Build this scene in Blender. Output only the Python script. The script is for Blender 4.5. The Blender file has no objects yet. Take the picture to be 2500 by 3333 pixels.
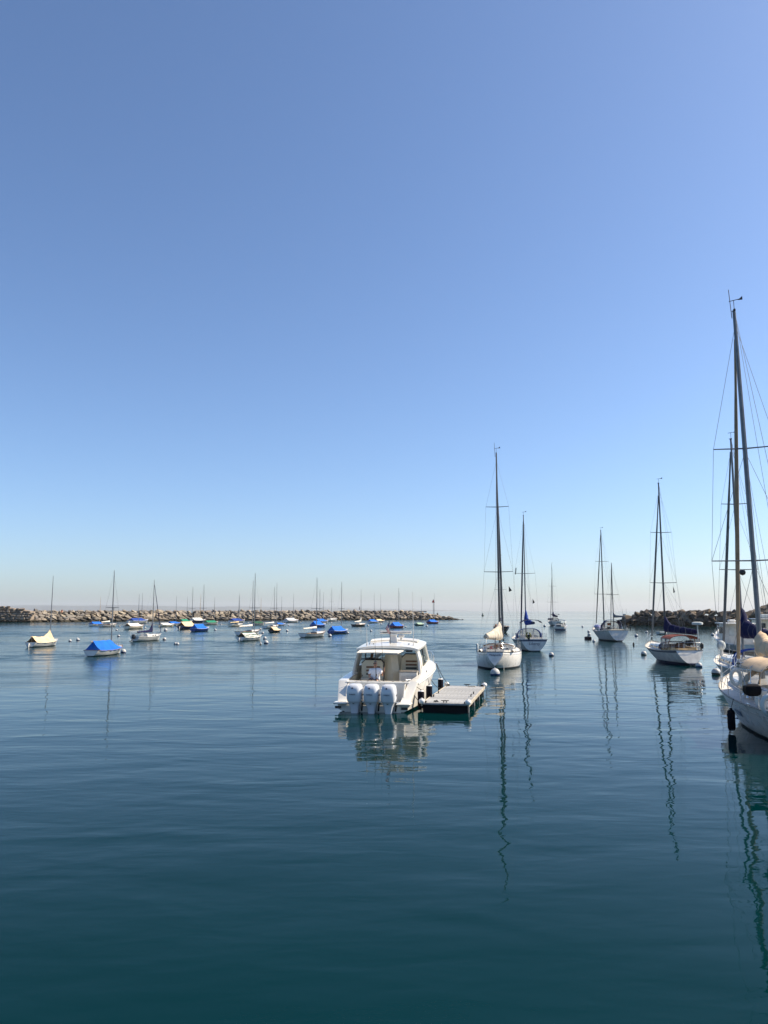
import bpy, bmesh, math, random
from mathutils import Vector, Matrix, Euler, noise as mnoise
random.seed(7)
R = math.radians
S = bpy.context.scene
C = S.collection

# ------------------------------------------------------------------ camera
CAM_H = 4.0
PITCH = R(7.33)
FPX = 2504.0            # focal length in photograph pixels (2500 x 3333)
cam_d = bpy.data.cameras.new('camera')
cam = bpy.data.objects.new('camera', cam_d)
C.objects.link(cam)
cam.location = (0, 0, CAM_H)
cam.rotation_euler = (R(90) + PITCH, 0, 0)
cam_d.sensor_fit = 'VERTICAL'
cam_d.sensor_height = 24.0
cam_d.lens = 24.0 * FPX / 3333.0
cam_d.clip_start = 0.1
cam_d.clip_end = 60000
S.camera = cam

# ------------------------------------------------------------------ light
SUN_AZ, SUN_EL = R(79), R(43)
w = bpy.data.worlds.new('World')
S.world = w
w.use_nodes = True
nt = w.node_tree
bg = nt.nodes['Background']
sky = nt.nodes.new('ShaderNodeTexSky')
sky.sky_type = 'NISHITA'
sky.sun_disc = False
sky.sun_elevation = SUN_EL
sky.sun_rotation = SUN_AZ
sky.altitude = 0
sky.air_density = 0.88
sky.dust_density = 1.0
sky.ozone_density = 6.0
nt.links.new(sky.outputs[0], bg.inputs[0])
bg.inputs[1].default_value = 0.113
sl = bpy.data.lights.new('sun', 'SUN')
sl.energy = 5.0
sl.angle = R(0.53)
sl.color = (1.0, 0.88, 0.70)
sun = bpy.data.objects.new('sun', sl)
C.objects.link(sun)
sdir = Vector((math.cos(SUN_EL) * math.sin(SUN_AZ), math.cos(SUN_EL) * math.cos(SUN_AZ), math.sin(SUN_EL)))
sun.rotation_euler = sdir.to_track_quat('Z', 'Y').to_euler()
sun.location = (60, 20, 60)
S.view_settings.view_transform = 'Standard'
S.view_settings.look = 'None'
S.view_settings.exposure = 0.7
S.view_settings.gamma = 1.0
S.view_settings.use_curve_mapping = False
S.render.engine = 'CYCLES'
cy = S.cycles
cy.max_bounces = 8
cy.diffuse_bounces = 3
cy.glossy_bounces = 4
cy.transparent_max_bounces = 12
cy.transmission_bounces = 4
cy.volume_bounces = 0
cy.caustics_reflective = False
cy.caustics_refractive = False
cy.use_denoising = True

# ------------------------------------------------------------------ surveying: photograph pixel -> place
cp, sp = math.cos(PITCH), math.sin(PITCH)
def ray(u, v):
    a, b = (u - 1250) / FPX, (1666.5 - v) / FPX
    return Vector((a, cp - b * sp, sp + b * cp))
def water(u, v, z=0.0):
    """point of the sea surface (or height z) seen at a pixel"""
    r = ray(u, v); k = (z - CAM_H) / r.z
    return Vector((r.x * k, r.y * k, z))
def at_y(u, v, y):
    r = ray(u, v); k = y / r.y
    return Vector((r.x * k, y, CAM_H + r.z * k))
def z_at(v, y):
    r = ray(1250, v)
    return CAM_H + r.z / r.y * y
def ppm(y):             # photograph pixels per metre near the horizon
    return FPX / y

# ------------------------------------------------------------------ materials
MATS = {}
def pm(name, col, rough=0.5, var=0.10, scale=4.0, metal=0.0, bump=0.0, bscale=30.0, coat=0.0, spec=0.5, col2=None):
    if name in MATS: return MATS[name]
    m = bpy.data.materials.new(name); m.use_nodes = True
    t = m.node_tree; b = t.nodes['Principled BSDF']
    tc = t.nodes.new('ShaderNodeTexCoord')
    n = t.nodes.new('ShaderNodeTexNoise'); n.inputs['Scale'].default_value = scale; n.inputs['Detail'].default_value = 6
    t.links.new(tc.outputs['Object'], n.inputs['Vector'])
    r = t.nodes.new('ShaderNodeValToRGB')
    c2 = col2 or tuple(max(0, x * (1 - var * 2.2)) for x in col)
    c1 = tuple(min(1, x * (1 + var * 0.5)) for x in col)
    r.color_ramp.elements[0].color = (*c2, 1); r.color_ramp.elements[1].color = (*c1, 1)
    r.color_ramp.elements[0].position = 0.32; r.color_ramp.elements[1].position = 0.62
    t.links.new(n.outputs['Fac'], r.inputs['Fac'])
    t.links.new(r.outputs['Color'], b.inputs['Base Color'])
    b.inputs['Metallic'].default_value = metal
    mr = t.nodes.new('ShaderNodeMapRange')
    mr.inputs['To Min'].default_value = max(0.03, rough - 0.1); mr.inputs['To Max'].default_value = min(1, rough + 0.12)
    t.links.new(n.outputs['Fac'], mr.inputs['Value']); t.links.new(mr.outputs['Result'], b.inputs['Roughness'])
    b.inputs['Specular IOR Level'].default_value = spec
    b.inputs['Coat Weight'].default_value = coat
    if bump:
        n2 = t.nodes.new('ShaderNodeTexNoise'); n2.inputs['Scale'].default_value = bscale; n2.inputs['Detail'].default_value = 5
        t.links.new(tc.outputs['Object'], n2.inputs['Vector'])
        bp = t.nodes.new('ShaderNodeBump'); bp.inputs['Distance'].default_value = bump; bp.inputs['Strength'].default_value = 0.8
        t.links.new(n2.outputs['Fac'], bp.inputs['Height']); t.links.new(bp.outputs['Normal'], b.inputs['Normal'])
    MATS[name] = m
    return m

def cloth(name, col, var=0.10):
    return pm(name, col, rough=0.85, var=var, scale=2.2, bump=0.03, bscale=3.5, spec=0.2)

gel = pm('gelcoat', (0.64, 0.62, 0.575), 0.28, 0.05, 2.0, coat=0.2)
gelw = pm('weathered_gelcoat', (0.57, 0.555, 0.515), 0.4, 0.10, 2.5)
gelc = pm('cream_gelcoat', (0.74, 0.66, 0.50), 0.35, 0.05, 2.0)
nonskid = pm('deck_nonskid', (0.72, 0.68, 0.60), 0.7, 0.08, 5.0)
navyp = pm('navy_paint', (0.012, 0.018, 0.06), 0.3, 0.15)
bluep = pm('blue_paint', (0.015, 0.05, 0.22), 0.35, 0.15)
redp = pm('oxide_red_paint', (0.22, 0.035, 0.03), 0.4, 0.15)
greenp = pm('dark_green_paint', (0.01, 0.05, 0.04), 0.4, 0.15)
blackp = pm('black_paint', (0.012, 0.012, 0.014), 0.4, 0.15)
antifoul = pm('dark_antifouling', (0.012, 0.014, 0.02), 0.6, 0.2)
antifoul_red = pm('red_antifouling', (0.12, 0.03, 0.025), 0.6, 0.2)
teak = pm('teak', (0.24, 0.11, 0.045), 0.55, 0.2, 8)
greyteak = pm('grey_teak', (0.30, 0.27, 0.23), 0.75, 0.15, 8)
alu = pm('anodised_mast', (0.055, 0.058, 0.065), 0.4, 0.15, 3, metal=0.2)
alug = pm('grey_mast', (0.15, 0.16, 0.175), 0.4, 0.12, 3, metal=0.25)
woodspar = pm('varnished_spar', (0.40, 0.27, 0.15), 0.45, 0.15, 4)
steel = pm('stainless_steel', (0.55, 0.56, 0.58), 0.25, 0.08, 4, metal=0.9)
wire = pm('rigging_wire', (0.16, 0.17, 0.18), 0.45, 0.1, 4, metal=0.3)
rope_w = pm('pale_rope', (0.62, 0.57, 0.47), 0.9, 0.15, 20)
rope_b = pm('black_rope', (0.02, 0.02, 0.022), 0.9, 0.2, 20)
rubber = pm('black_rubber', (0.007, 0.007, 0.009), 0.55, 0.2, spec=0.12)
fendc = pm('fender_cover', (0.006, 0.006, 0.012), 0.85, 0.2, spec=0.12)
wplast = pm('white_plastic', (0.78, 0.77, 0.74), 0.45, 0.08, 6)
buoyw = pm('buoy_white', (0.48, 0.47, 0.45), 0.5, 0.12, 5)
buoyb = pm('buoy_blue_band', (0.02, 0.045, 0.16), 0.5, 0.15, 5)
growth = pm('waterline_growth', (0.035, 0.04, 0.035), 0.8, 0.3, 14)
c_blue = cloth('blue_canvas', (0.012, 0.13, 0.52))
c_royal = cloth('royal_blue_canvas', (0.016, 0.055, 0.27))
c_navy = cloth('navy_canvas', (0.010, 0.012, 0.055))
c_cream = cloth('cream_canvas', (0.68, 0.52, 0.32))
c_white = cloth('white_canvas', (0.74, 0.70, 0.62))
c_tan = cloth('tan_canvas', (0.62, 0.46, 0.30))
c_jib = cloth('backlit_tan_canvas', (0.30, 0.23, 0.16))  # tan canvas darkened in its colour to look backlit
c_green = cloth('green_canvas', (0.02, 0.20, 0.12))
c_pgreen = cloth('pale_green_canvas', (0.30, 0.42, 0.32))
c_dgreen = cloth('dark_green_canvas', (0.015, 0.085, 0.05))
c_grey = cloth('pale_grey_canvas', (0.52, 0.55, 0.54))
c_silver = cloth('silver_canvas', (0.62, 0.63, 0.66))
c_brown = cloth('rust_brown_canvas', (0.17, 0.05, 0.04))
c_lav = cloth('lavender_canvas', (0.34, 0.35, 0.55))
cushion = cloth('tan_cushion', (0.62, 0.44, 0.24))
sailcl = cloth('sailcloth', (0.54, 0.48, 0.39))
darkglass = pm('dark_glass', (0.015, 0.02, 0.025), 0.06, 0.2)
skin = pm('skin', (0.48, 0.26, 0.17), 0.6, 0.08, 8)
skin_d = pm('tanned_skin', (0.30, 0.15, 0.09), 0.6, 0.08, 8)
shirt_w = cloth('white_cotton', (0.80, 0.80, 0.82))
hair_g = pm('grey_hair', (0.30, 0.28, 0.26), 0.8, 0.2, 40)
hair_d = pm('dark_hair', (0.012, 0.010, 0.010), 0.7, 0.2, 40)
cloth_d = cloth('dark_clothes', (0.02, 0.022, 0.03))
cloth_r = cloth('faded_red_clothes', (0.42, 0.16, 0.10))

def clear_vinyl(name, tint, gloss, fac=0.35):
    m = bpy.data.materials.new(name); m.use_nodes = True
    t = m.node_tree; t.nodes.remove(t.nodes['Principled BSDF'])
    o = t.nodes['Material Output']
    tr = t.nodes.new('ShaderNodeBsdfTransparent'); tr.inputs[0].default_value = (*tint, 1)
    pb = t.nodes.new('ShaderNodeBsdfPrincipled'); pb.inputs['Base Color'].default_value = (*gloss, 1); pb.inputs['Roughness'].default_value = 0.1
    n = t.nodes.new('ShaderNodeTexNoise'); n.inputs['Scale'].default_value = 3
    mr = t.nodes.new('ShaderNodeMapRange'); mr.inputs['To Min'].default_value = fac - 0.12; mr.inputs['To Max'].default_value = fac + 0.12
    t.links.new(n.outputs['Fac'], mr.inputs['Value'])
    mx = t.nodes.new('ShaderNodeMixShader')
    t.links.new(mr.outputs['Result'], mx.inputs[0]); t.links.new(tr.outputs[0], mx.inputs[1]); t.links.new(pb.outputs[0], mx.inputs[2])
    t.links.new(mx.outputs[0], o.inputs['Surface'])
    return m
vinyl = clear_vinyl('clear_vinyl', (0.75, 0.76, 0.76), (0.30, 0.31, 0.32))
tinted = clear_vinyl('tinted_window', (0.50, 0.56, 0.58), (0.20, 0.25, 0.27), 0.45)

# ------------------------------------------------------------------ mesh helpers
class MB:
    def __init__(s): s.v = []; s.f = []; s.m = []; s.uv = None
    def add(s, vs, fs, mi=0):
        o = len(s.v); s.v += [tuple(p) for p in vs]
        s.f += [tuple(i + o for i in f) for f in fs]; s.m += [mi] * len(fs)
        return s
    def box(s, c, d, rot=None, mi=0, bev=0.0):
        hx, hy, hz = d[0] / 2, d[1] / 2, d[2] / 2
        if bev:
            b = min(bev, hx * .9, hy * .9, hz * .9); vs = []
            ring = [(-hx + b, -hy), (hx - b, -hy), (hx, -hy + b), (hx, hy - b), (hx - b, hy), (-hx + b, hy), (-hx, hy - b), (-hx, -hy + b)]
            inn = [(x * (hx - b) / hx, y * (hy - b) / hy) for x, y in ring]
            lay = [(inn, -hz), (ring, -hz + b), (ring, hz - b), (inn, hz)]
            for q, z in lay: vs += [(x, y, z) for x, y in q]
            fs = [tuple(range(7, -1, -1)), tuple(range(24, 32))]
            for l in range(3):
                for i in range(8):
                    j = (i + 1) % 8
                    fs.append((l * 8 + i, l * 8 + j, l * 8 + 8 + j, l * 8 + 8 + i))
        else:
            vs = [(-hx, -hy, -hz), (hx, -hy, -hz), (hx, hy, -hz), (-hx, hy, -hz), (-hx, -hy, hz), (hx, -hy, hz), (hx, hy, hz), (-hx, hy, hz)]
            fs = [(3, 2, 1, 0), (4, 5, 6, 7), (0, 1, 5, 4), (1, 2, 6, 5), (2, 3, 7, 6), (3, 0, 4, 7)]
        M = Euler(rot).to_matrix() if rot else None
        out = []
        for p in vs:
            p = Vector(p)
            if M: p = M @ p
            out.append(p + Vector(c))
        return s.add(out, fs, mi)
    def tube(s, pts, r, n=6, cap=True, mi=0, flat=1.0):
        pts = [Vector(p) for p in pts]; k = len(pts)
        rs = r if isinstance(r, (list, tuple)) else [r] * k
        vs = []; prev = None
        for i, p in enumerate(pts):
            d = (pts[min(i + 1, k - 1)] - pts[max(i - 1, 0)])
            d = d.normalized() if d.length > 1e-9 else Vector((0, 0, 1))
            a = prev if prev is not None else (Vector((1, 0, 0)) if abs(d.x) < 0.9 else Vector((0, 1, 0)))
            a = (a - d * a.dot(d)).normalized(); b = d.cross(a); prev = a
            for j in range(n):
                t = 2 * math.pi * j / n
                vs.append(p + a * math.cos(t) * rs[i] * flat + b * math.sin(t) * rs[i])
        fs = []
        for i in range(k - 1):
            for j in range(n):
                j2 = (j + 1) % n
                fs.append((i * n + j, i * n + j2, (i + 1) * n + j2, (i + 1) * n + j))
        if cap:
            fs.append(tuple(range(n - 1, -1, -1))); fs.append(tuple(range((k - 1) * n, k * n)))
        return s.add(vs, fs, mi)
    def loft(s, secs, closed=True, cap=True, mi=0):
        n = len(secs[0]); vs = [p for q in secs for p in q]; fs = []
        for i in range(len(secs) - 1):
            for j in range(n if closed else n - 1):
                j2 = (j + 1) % n
                fs.append((i * n + j, i * n + j2, (i + 1) * n + j2, (i + 1) * n + j))
        if cap and closed:
            fs.append(tuple(range(n - 1, -1, -1))); fs.append(tuple(range((len(secs) - 1) * n, len(secs) * n)))
        return s.add(vs, fs, mi)
    def lathe(s, prof, c=(0, 0, 0), n=14, mi=0, axis='z'):
        secs = []
        for r, z in prof:
            q = []
            for j in range(n):
                t = 2 * math.pi * j / n
                p = (r * math.cos(t), r * math.sin(t), z)
                if axis == 'y': p = (p[0], p[2], p[1])
                if axis == 'x': p = (p[2], p[0], p[1])
                q.append((p[0] + c[0], p[1] + c[1], p[2] + c[2]))
            secs.append(q)
        return s.loft(secs, mi=mi)
    def sheet(s, fn, nu, nv, th=0.0, mi=0):
        """a cloth or panel given as fn(a,b) -> point, th = thickness"""
        g = [[Vector(fn(i / nu, j / nv)) for j in range(nv + 1)] for i in range(nu + 1)]
        W = nv + 1; top = [p for row in g for p in row]
        fs = [(i * W + j, (i + 1) * W + j, (i + 1) * W + j + 1, i * W + j + 1) for i in range(nu) for j in range(nv)]
        if not th: return s.add(top, fs, mi)
        low = []
        for i in range(nu + 1):
            for j in range(nv + 1):
                a = g[min(i + 1, nu)][j] - g[max(i - 1, 0)][j]; b = g[i][min(j + 1, nv)] - g[i][max(j - 1, 0)]
                nn = a.cross(b); nn = nn.normalized() if nn.length > 1e-9 else Vector((0, 0, 1))
                low.append(g[i][j] - nn * th)
        o = len(top); fs2 = [tuple(reversed([q + o for q in f])) for f in fs]; rim = []
        bd = [(i, 0) for i in range(nu + 1)] + [(nu, j) for j in range(1, nv + 1)] + [(i, nv) for i in range(nu - 1, -1, -1)] + [(0, j) for j in range(nv - 1, 0, -1)]
        ids = [i * W + j for i, j in bd]
        for q in range(len(ids)):
            a, b = ids[q], ids[(q + 1) % len(ids)]
            rim.append((b, a, a + o, b + o))
        return s.add(top + low, fs + fs2 + rim, mi)
    def slab(s, quad, th, mi=0):
        q = [Vector(p) for p in quad]; n = (q[1] - q[0]).cross(q[-1] - q[0]).normalized() * th
        k = len(q); vs = [p for p in q] + [p + n for p in q]
        fs = [tuple(range(k - 1, -1, -1)), tuple(range(k, 2 * k))] + [(i, (i + 1) % k, k + (i + 1) % k, k + i) for i in range(k)]
        return s.add(vs, fs, mi)
    def build(s, name, mats, parent=None, smooth=False, loc=None, angle=40):
        me = bpy.data.meshes.new(name)
        me.from_pydata(s.v, [], s.f)
        mats = mats if isinstance(mats, (list, tuple)) else [mats]
        for m in mats: me.materials.append(m)
        me.polygons.foreach_set('material_index', s.m)
        bm = bmesh.new(); bm.from_mesh(me)
        bmesh.ops.remove_doubles(bm, verts=bm.verts, dist=1e-5)
        bmesh.ops.recalc_face_normals(bm, faces=bm.faces)
        bm.to_mesh(me); bm.free()
        if smooth:
            me.shade_smooth()
            me.set_sharp_from_angle(angle=R(angle))
        o = bpy.data.objects.new(name, me); C.objects.link(o)
        if parent: o.parent = parent
        if loc: o.location = loc
        return o

def tag(o, label=None, cat=None, group=None, kind=None):
    if label: o['label'] = label
    if cat: o['category'] = cat
    if group: o['group'] = group
    if kind: o['kind'] = kind
    return o
def thing(name, label, cat, loc=(0, 0, 0), az=0.0, group=None):
    o = bpy.data.objects.new(name, None); C.objects.link(o)
    o.empty_display_size = 0.3
    o.location = loc; o.rotation_euler = (0, 0, -az)
    return tag(o, label, cat, group)
def text_mesh(name, body, size, m, parent, loc, rot, shear=0.0, ext=0.004, align='CENTER'):
    cu = bpy.data.curves.new(name, 'FONT'); cu.body = body; cu.size = size; cu.extrude = ext; cu.align_x = align; cu.align_y = 'CENTER'; cu.shear = shear
    cu.resolution_u = 3
    to = bpy.data.objects.new(name, cu); C.objects.link(to)
    dg = bpy.context.evaluated_depsgraph_get()
    me = bpy.data.meshes.new_from_object(to.evaluated_get(dg))
    bpy.data.objects.remove(to); bpy.data.curves.remove(cu)
    me.materials.clear(); me.materials.append(m)
    o = bpy.data.objects.new(name, me); C.objects.link(o)
    o.parent = parent; o.location = loc; o.rotation_euler = rot
    return o
def nz(x, y=0, z=0): return mnoise.noise(Vector((x, y, z)))
# ------------------------------------------------------------------ sea
def sea_material():
    m = bpy.data.materials.new('sea_water'); m.use_nodes = True
    t = m.node_tree; b = t.nodes['Principled BSDF']; L = t.links.new
    geo = t.nodes.new('ShaderNodeNewGeometry')
    def mapped(sx, sy, rot=0.0):
        mp = t.nodes.new('ShaderNodeMapping'); mp.inputs['Scale'].default_value = (sx, sy, 1); mp.inputs['Rotation'].default_value = (0, 0, rot)
        L(geo.outputs['Position'], mp.inputs['Vector']); return mp.outputs['Vector']
    def noise(vec, scale, detail, rough=0.5, dist=0.0):
        n = t.nodes.new('ShaderNodeTexNoise'); n.inputs['Scale'].default_value = scale; n.inputs['Detail'].default_value = detail
        n.inputs['Roughness'].default_value = rough; n.inputs['Distortion'].default_value = dist
        L(vec, n.inputs['Vector']); return n.outputs['Fac']
    def math_(op, a, c, clamp=False):
        n = t.nodes.new('ShaderNodeMath'); n.operation = op; n.use_clamp = clamp
        for i, q in enumerate((a, c)):
            if q is None: continue
            if isinstance(q, (int, float)): n.inputs[i].default_value = q
            else: L(q, n.inputs[i])
        return n.outputs[0]
    def rng(v, a, c, lo=0.0, hi=1.0, smooth=True):
        n = t.nodes.new('ShaderNodeMapRange'); n.interpolation_type = 'SMOOTHSTEP' if smooth else 'LINEAR'
        n.inputs['From Min'].default_value = a; n.inputs['From Max'].default_value = c
        n.inputs['To Min'].default_value = lo; n.inputs['To Max'].default_value = hi
        L(v, n.inputs['Value']); return n.outputs['Result']
    sep = t.nodes.new('ShaderNodeSeparateXYZ'); L(geo.outputs['Position'], sep.inputs[0])
    X, Y = sep.outputs[0], sep.outputs[1]
    # breeze: ripples lie over the mooring field on the left, and lie in streaks outside the harbour; the berth is calm
    edge = math_('ADD', Y, math_('MULTIPLY', X, -0.55))
    edge = math_('ADD', edge, math_('MULTIPLY', math_('SUBTRACT', noise(mapped(0.03, 0.06), 1.0, 4), 0.5), 46.0))
    breeze = rng(edge, 40, 58)
    patch = rng(noise(mapped(0.006, 0.020, 0.1), 1.0, 5, 0.6), 0.36, 0.60)
    east = rng(math_('SUBTRACT', X, math_('MULTIPLY', Y, 0.05)), 2, 22, 1.0, 0.30)
    paws = rng(noise(mapped(0.22, 0.30, 0.08), 1.0, 4, 0.7), 0.34, 0.66)
    wind = math_('MULTIPLY', math_('MULTIPLY', breeze, east), math_('ADD', math_('MULTIPLY', math_('MULTIPLY', patch, paws), 0.80), 0.20))
    # heights in metres
    swell = math_('MULTIPLY', noise(mapped(0.30, 0.62, 0.12), 1.0, 2, 0.45, 0.4), 0.037)
    chop = math_('MULTIPLY', noise(mapped(1.0, 2.3, -0.10), 1.0, 2, 0.5, 0.3), 0.0066)
    rip = math_('MULTIPLY', noise(mapped(2.2, 4.6, 0.15), 1.0, 3, 0.55, 0.2), math_('ADD', math_('MULTIPLY', wind, 0.030), 0.0016))
    h = math_('ADD', math_('ADD', swell, chop), rip)
    bp = t.nodes.new('ShaderNodeBump'); bp.inputs['Distance'].default_value = 1.0; bp.inputs['Strength'].default_value = 1.0
    L(h, bp.inputs['Height']); L(bp.outputs['Normal'], b.inputs['Normal'])
    cr = t.nodes.new('ShaderNodeValToRGB')
    cr.color_ramp.elements[0].color = (0.0000, 0.0155, 0.0180, 1); cr.color_ramp.elements[1].color = (0.0000, 0.0205, 0.0228, 1)
    L(noise(mapped(0.05, 0.09), 1.0, 3), cr.inputs['Fac']); L(cr.outputs['Color'], b.inputs['Base Color'])
    b.inputs['IOR'].default_value = 1.16
    b.inputs['Specular Tint'].default_value = (0.30, 0.84, 1.0, 1)
    L(rng(wind, 0.0, 1.0, 0.010, 0.40, False), b.inputs['Roughness'])
    return m
sea = MB().add([(-9000, -150, 0), (9000, -150, 0), (9000, 15000, 0), (-9000, 15000, 0)], [(0, 1, 2, 3)]).build('sea', sea_material())
tag(sea, 'calm blue green harbour water running out to the horizon', 'sea', kind='structure')

# ------------------------------------------------------------------ granite
def rock_material(name, cols, wet=0.75, top=None):
    m = bpy.data.materials.new(name); m.use_nodes = True
    t = m.node_tree; b = t.nodes['Principled BSDF']; L = t.links.new
    oi = t.nodes.new('ShaderNodeObjectInfo'); geo = t.nodes.new('ShaderNodeNewGeometry')
    n = t.nodes.new('ShaderNodeTexNoise'); n.inputs['Scale'].default_value = 0.9; n.inputs['Detail'].default_value = 8
    L(geo.outputs['Position'], n.inputs['Vector'])
    at = t.nodes.new('ShaderNodeAttribute'); at.attribute_name = 'piece'
    ad = t.nodes.new('ShaderNodeMath'); ad.operation = 'ADD'; L(oi.outputs['Random'], ad.inputs[0]); L(at.outputs['Fac'], ad.inputs[1])
    fr = t.nodes.new('ShaderNodeMath'); fr.operation = 'FRACT'; L(ad.outputs[0], fr.inputs[0])
    r = t.nodes.new('ShaderNodeValToRGB'); r.color_ramp.interpolation = 'LINEAR'
    e = r.color_ramp.elements
    while len(e) < len(cols): e.new(0.5)
    for i, c in enumerate(cols): e[i].position = i / (len(cols) - 1); e[i].color = (*c, 1)
    L(fr.outputs[0], r.inputs['Fac'])
    mx = t.nodes.new('ShaderNodeMix'); mx.data_type = 'RGBA'; mx.blend_type = 'MULTIPLY'
    rr = t.nodes.new('ShaderNodeValToRGB'); rr.color_ramp.elements[0].color = (0.45, 0.42, 0.40, 1); rr.color_ramp.elements[1].color = (1, 1, 1, 1)
    rr.color_ramp.elements[0].position = 0.3; rr.color_ramp.elements[1].position = 0.62
    L(n.outputs['Fac'], rr.inputs['Fac']); mx.inputs['Factor'].default_value = 0.8
    L(r.outputs['Color'], mx.inputs['A']); L(rr.outputs['Color'], mx.inputs['B'])
    # weed and tide stain up to the high water mark
    sp_ = t.nodes.new('ShaderNodeSeparateXYZ'); L(geo.outputs['Position'], sp_.inputs[0])
    a2 = t.nodes.new('ShaderNodeMath'); a2.operation = 'MULTIPLY_ADD'; L(n.outputs['Fac'], a2.inputs[0]); a2.inputs[1].default_value = -1.2; L(sp_.outputs[2], a2.inputs[2])
    st = t.nodes.new('ShaderNodeMapRange'); st.inputs['From Min'].default_value = wet - 0.75; st.inputs['From Max'].default_value = wet - 0.35
    L(a2.outputs[0], st.inputs['Value'])
    m2 = t.nodes.new('ShaderNodeMix'); m2.data_type = 'RGBA'; m2.inputs['A'].default_value = (0.035, 0.03, 0.02, 1)
    L(st.outputs['Result'], m2.inputs['Factor']); L(mx.outputs['Result'], m2.inputs['B'])
    L(m2.outputs['Result'], b.inputs['Base Color']); b.inputs['Roughness'].default_value = 0.9
    b.inputs['Specular IOR Level'].default_value = 0.2
    n3 = t.nodes.new('ShaderNodeTexNoise'); n3.inputs['Scale'].default_value = 3.0; n3.inputs['Detail'].default_value = 7
    L(geo.outputs['Position'], n3.inputs['Vector'])
    bp = t.nodes.new('ShaderNodeBump'); bp.inputs['Distance'].default_value = 0.12; L(n3.outputs['Fac'], bp.inputs['Height']); L(bp.outputs['Normal'], b.inputs['Normal'])
    return m
granite = rock_material('breakwater_granite', [(0.14, 0.128, 0.115), (0.34, 0.29, 0.22), (0.22, 0.20, 0.175), (0.44, 0.375, 0.285), (0.28, 0.235, 0.195), (0.16, 0.155, 0.148)])  # the stone's own tan and grey tones, picked at random per rock
blockgran = rock_material('block_granite', [(0.22, 0.185, 0.15), (0.35, 0.28, 0.215), (0.28, 0.235, 0.19), (0.40, 0.325, 0.25)])
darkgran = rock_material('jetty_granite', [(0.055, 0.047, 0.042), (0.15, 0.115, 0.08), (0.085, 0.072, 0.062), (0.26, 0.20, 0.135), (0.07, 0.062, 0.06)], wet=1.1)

def rock_mesh(seed, blocky=0.5):
    rnd = random.Random(seed); bm = bmesh.new()
    for i in range(18):
        p = Vector((rnd.uniform(-1, 1), rnd.uniform(-1, 1), rnd.uniform(-1, 1)))
        mxv = max(abs(q) for q in p)
        p = p.lerp(p / mxv, blocky + rnd.uniform(0, 1 - blocky) * 0.8)
        l = p.length
        if l > 1.35: p *= 1.35 / l
        bm.verts.new(p * 0.5)
    bmesh.ops.convex_hull(bm, input=bm.verts)
    loose = [v for v in bm.verts if not v.link_faces]
    bmesh.ops.delete(bm, geom=loose, context='VERTS')
    bmesh.ops.dissolve_limit(bm, angle_limit=R(14), verts=bm.verts, edges=bm.edges)
    me = bpy.data.meshes.new('rock'); bm.to_mesh(me); bm.free()
    return me
ROCKS = {}
def rock_set(m, key, n=14, blocky=0.5):
    if key not in ROCKS:
        L = []
        for i in range(n):
            me = rock_mesh(hash(key) % 1000 + i * 17 if False else len(key) * 100 + i * 17, blocky); me.materials.append(m); L.append(me)
        ROCKS[key] = L
    return ROCKS[key]
def pile(parent, specs, key, m, name='rock', limit=300, blocky=0.5):
    """specs: list of (pos, size, euler) ; the largest in the photograph stay single, the rest join into one part"""
    ms = rock_set(m, key, blocky=blocky)
    specs = sorted(specs, key=lambda q: -(q[1][0] * q[1][2]) / max(1.0, q[0].length_squared) * (1.0 if q[3] else 0.2))
    rnd = random.Random(3)
    for q in specs[:limit]:
        o = bpy.data.objects.new(name, rnd.choice(ms)); C.objects.link(o); o.parent = parent
        o.location = q[0] - parent.location; o.scale = q[1]; o.rotation_euler = q[2]
    rest = specs[limit:]
    if rest:
        vs, fs, pc = [], [], []
        for q in rest:
            me = rnd.choice(ms); M = Matrix.LocRotScale(q[0] - parent.location, Euler(q[2]), Vector(q[1])); o = len(vs); k = rnd.random()
            vs += [tuple(M @ v.co) for v in me.vertices]; pc += [k] * len(me.vertices)
            fs += [tuple(i + o for i in p.vertices) for p in me.polygons]
        me = bpy.data.meshes.new('small_rocks'); me.from_pydata(vs, [], fs); me.materials.append(m)
        a = me.attributes.new('piece', 'FLOAT', 'POINT'); a.data.foreach_set('value', pc)
        o = bpy.data.objects.new('small_rocks', me); C.objects.link(o); o.parent = parent; o['kind'] = 'stuff'

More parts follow.
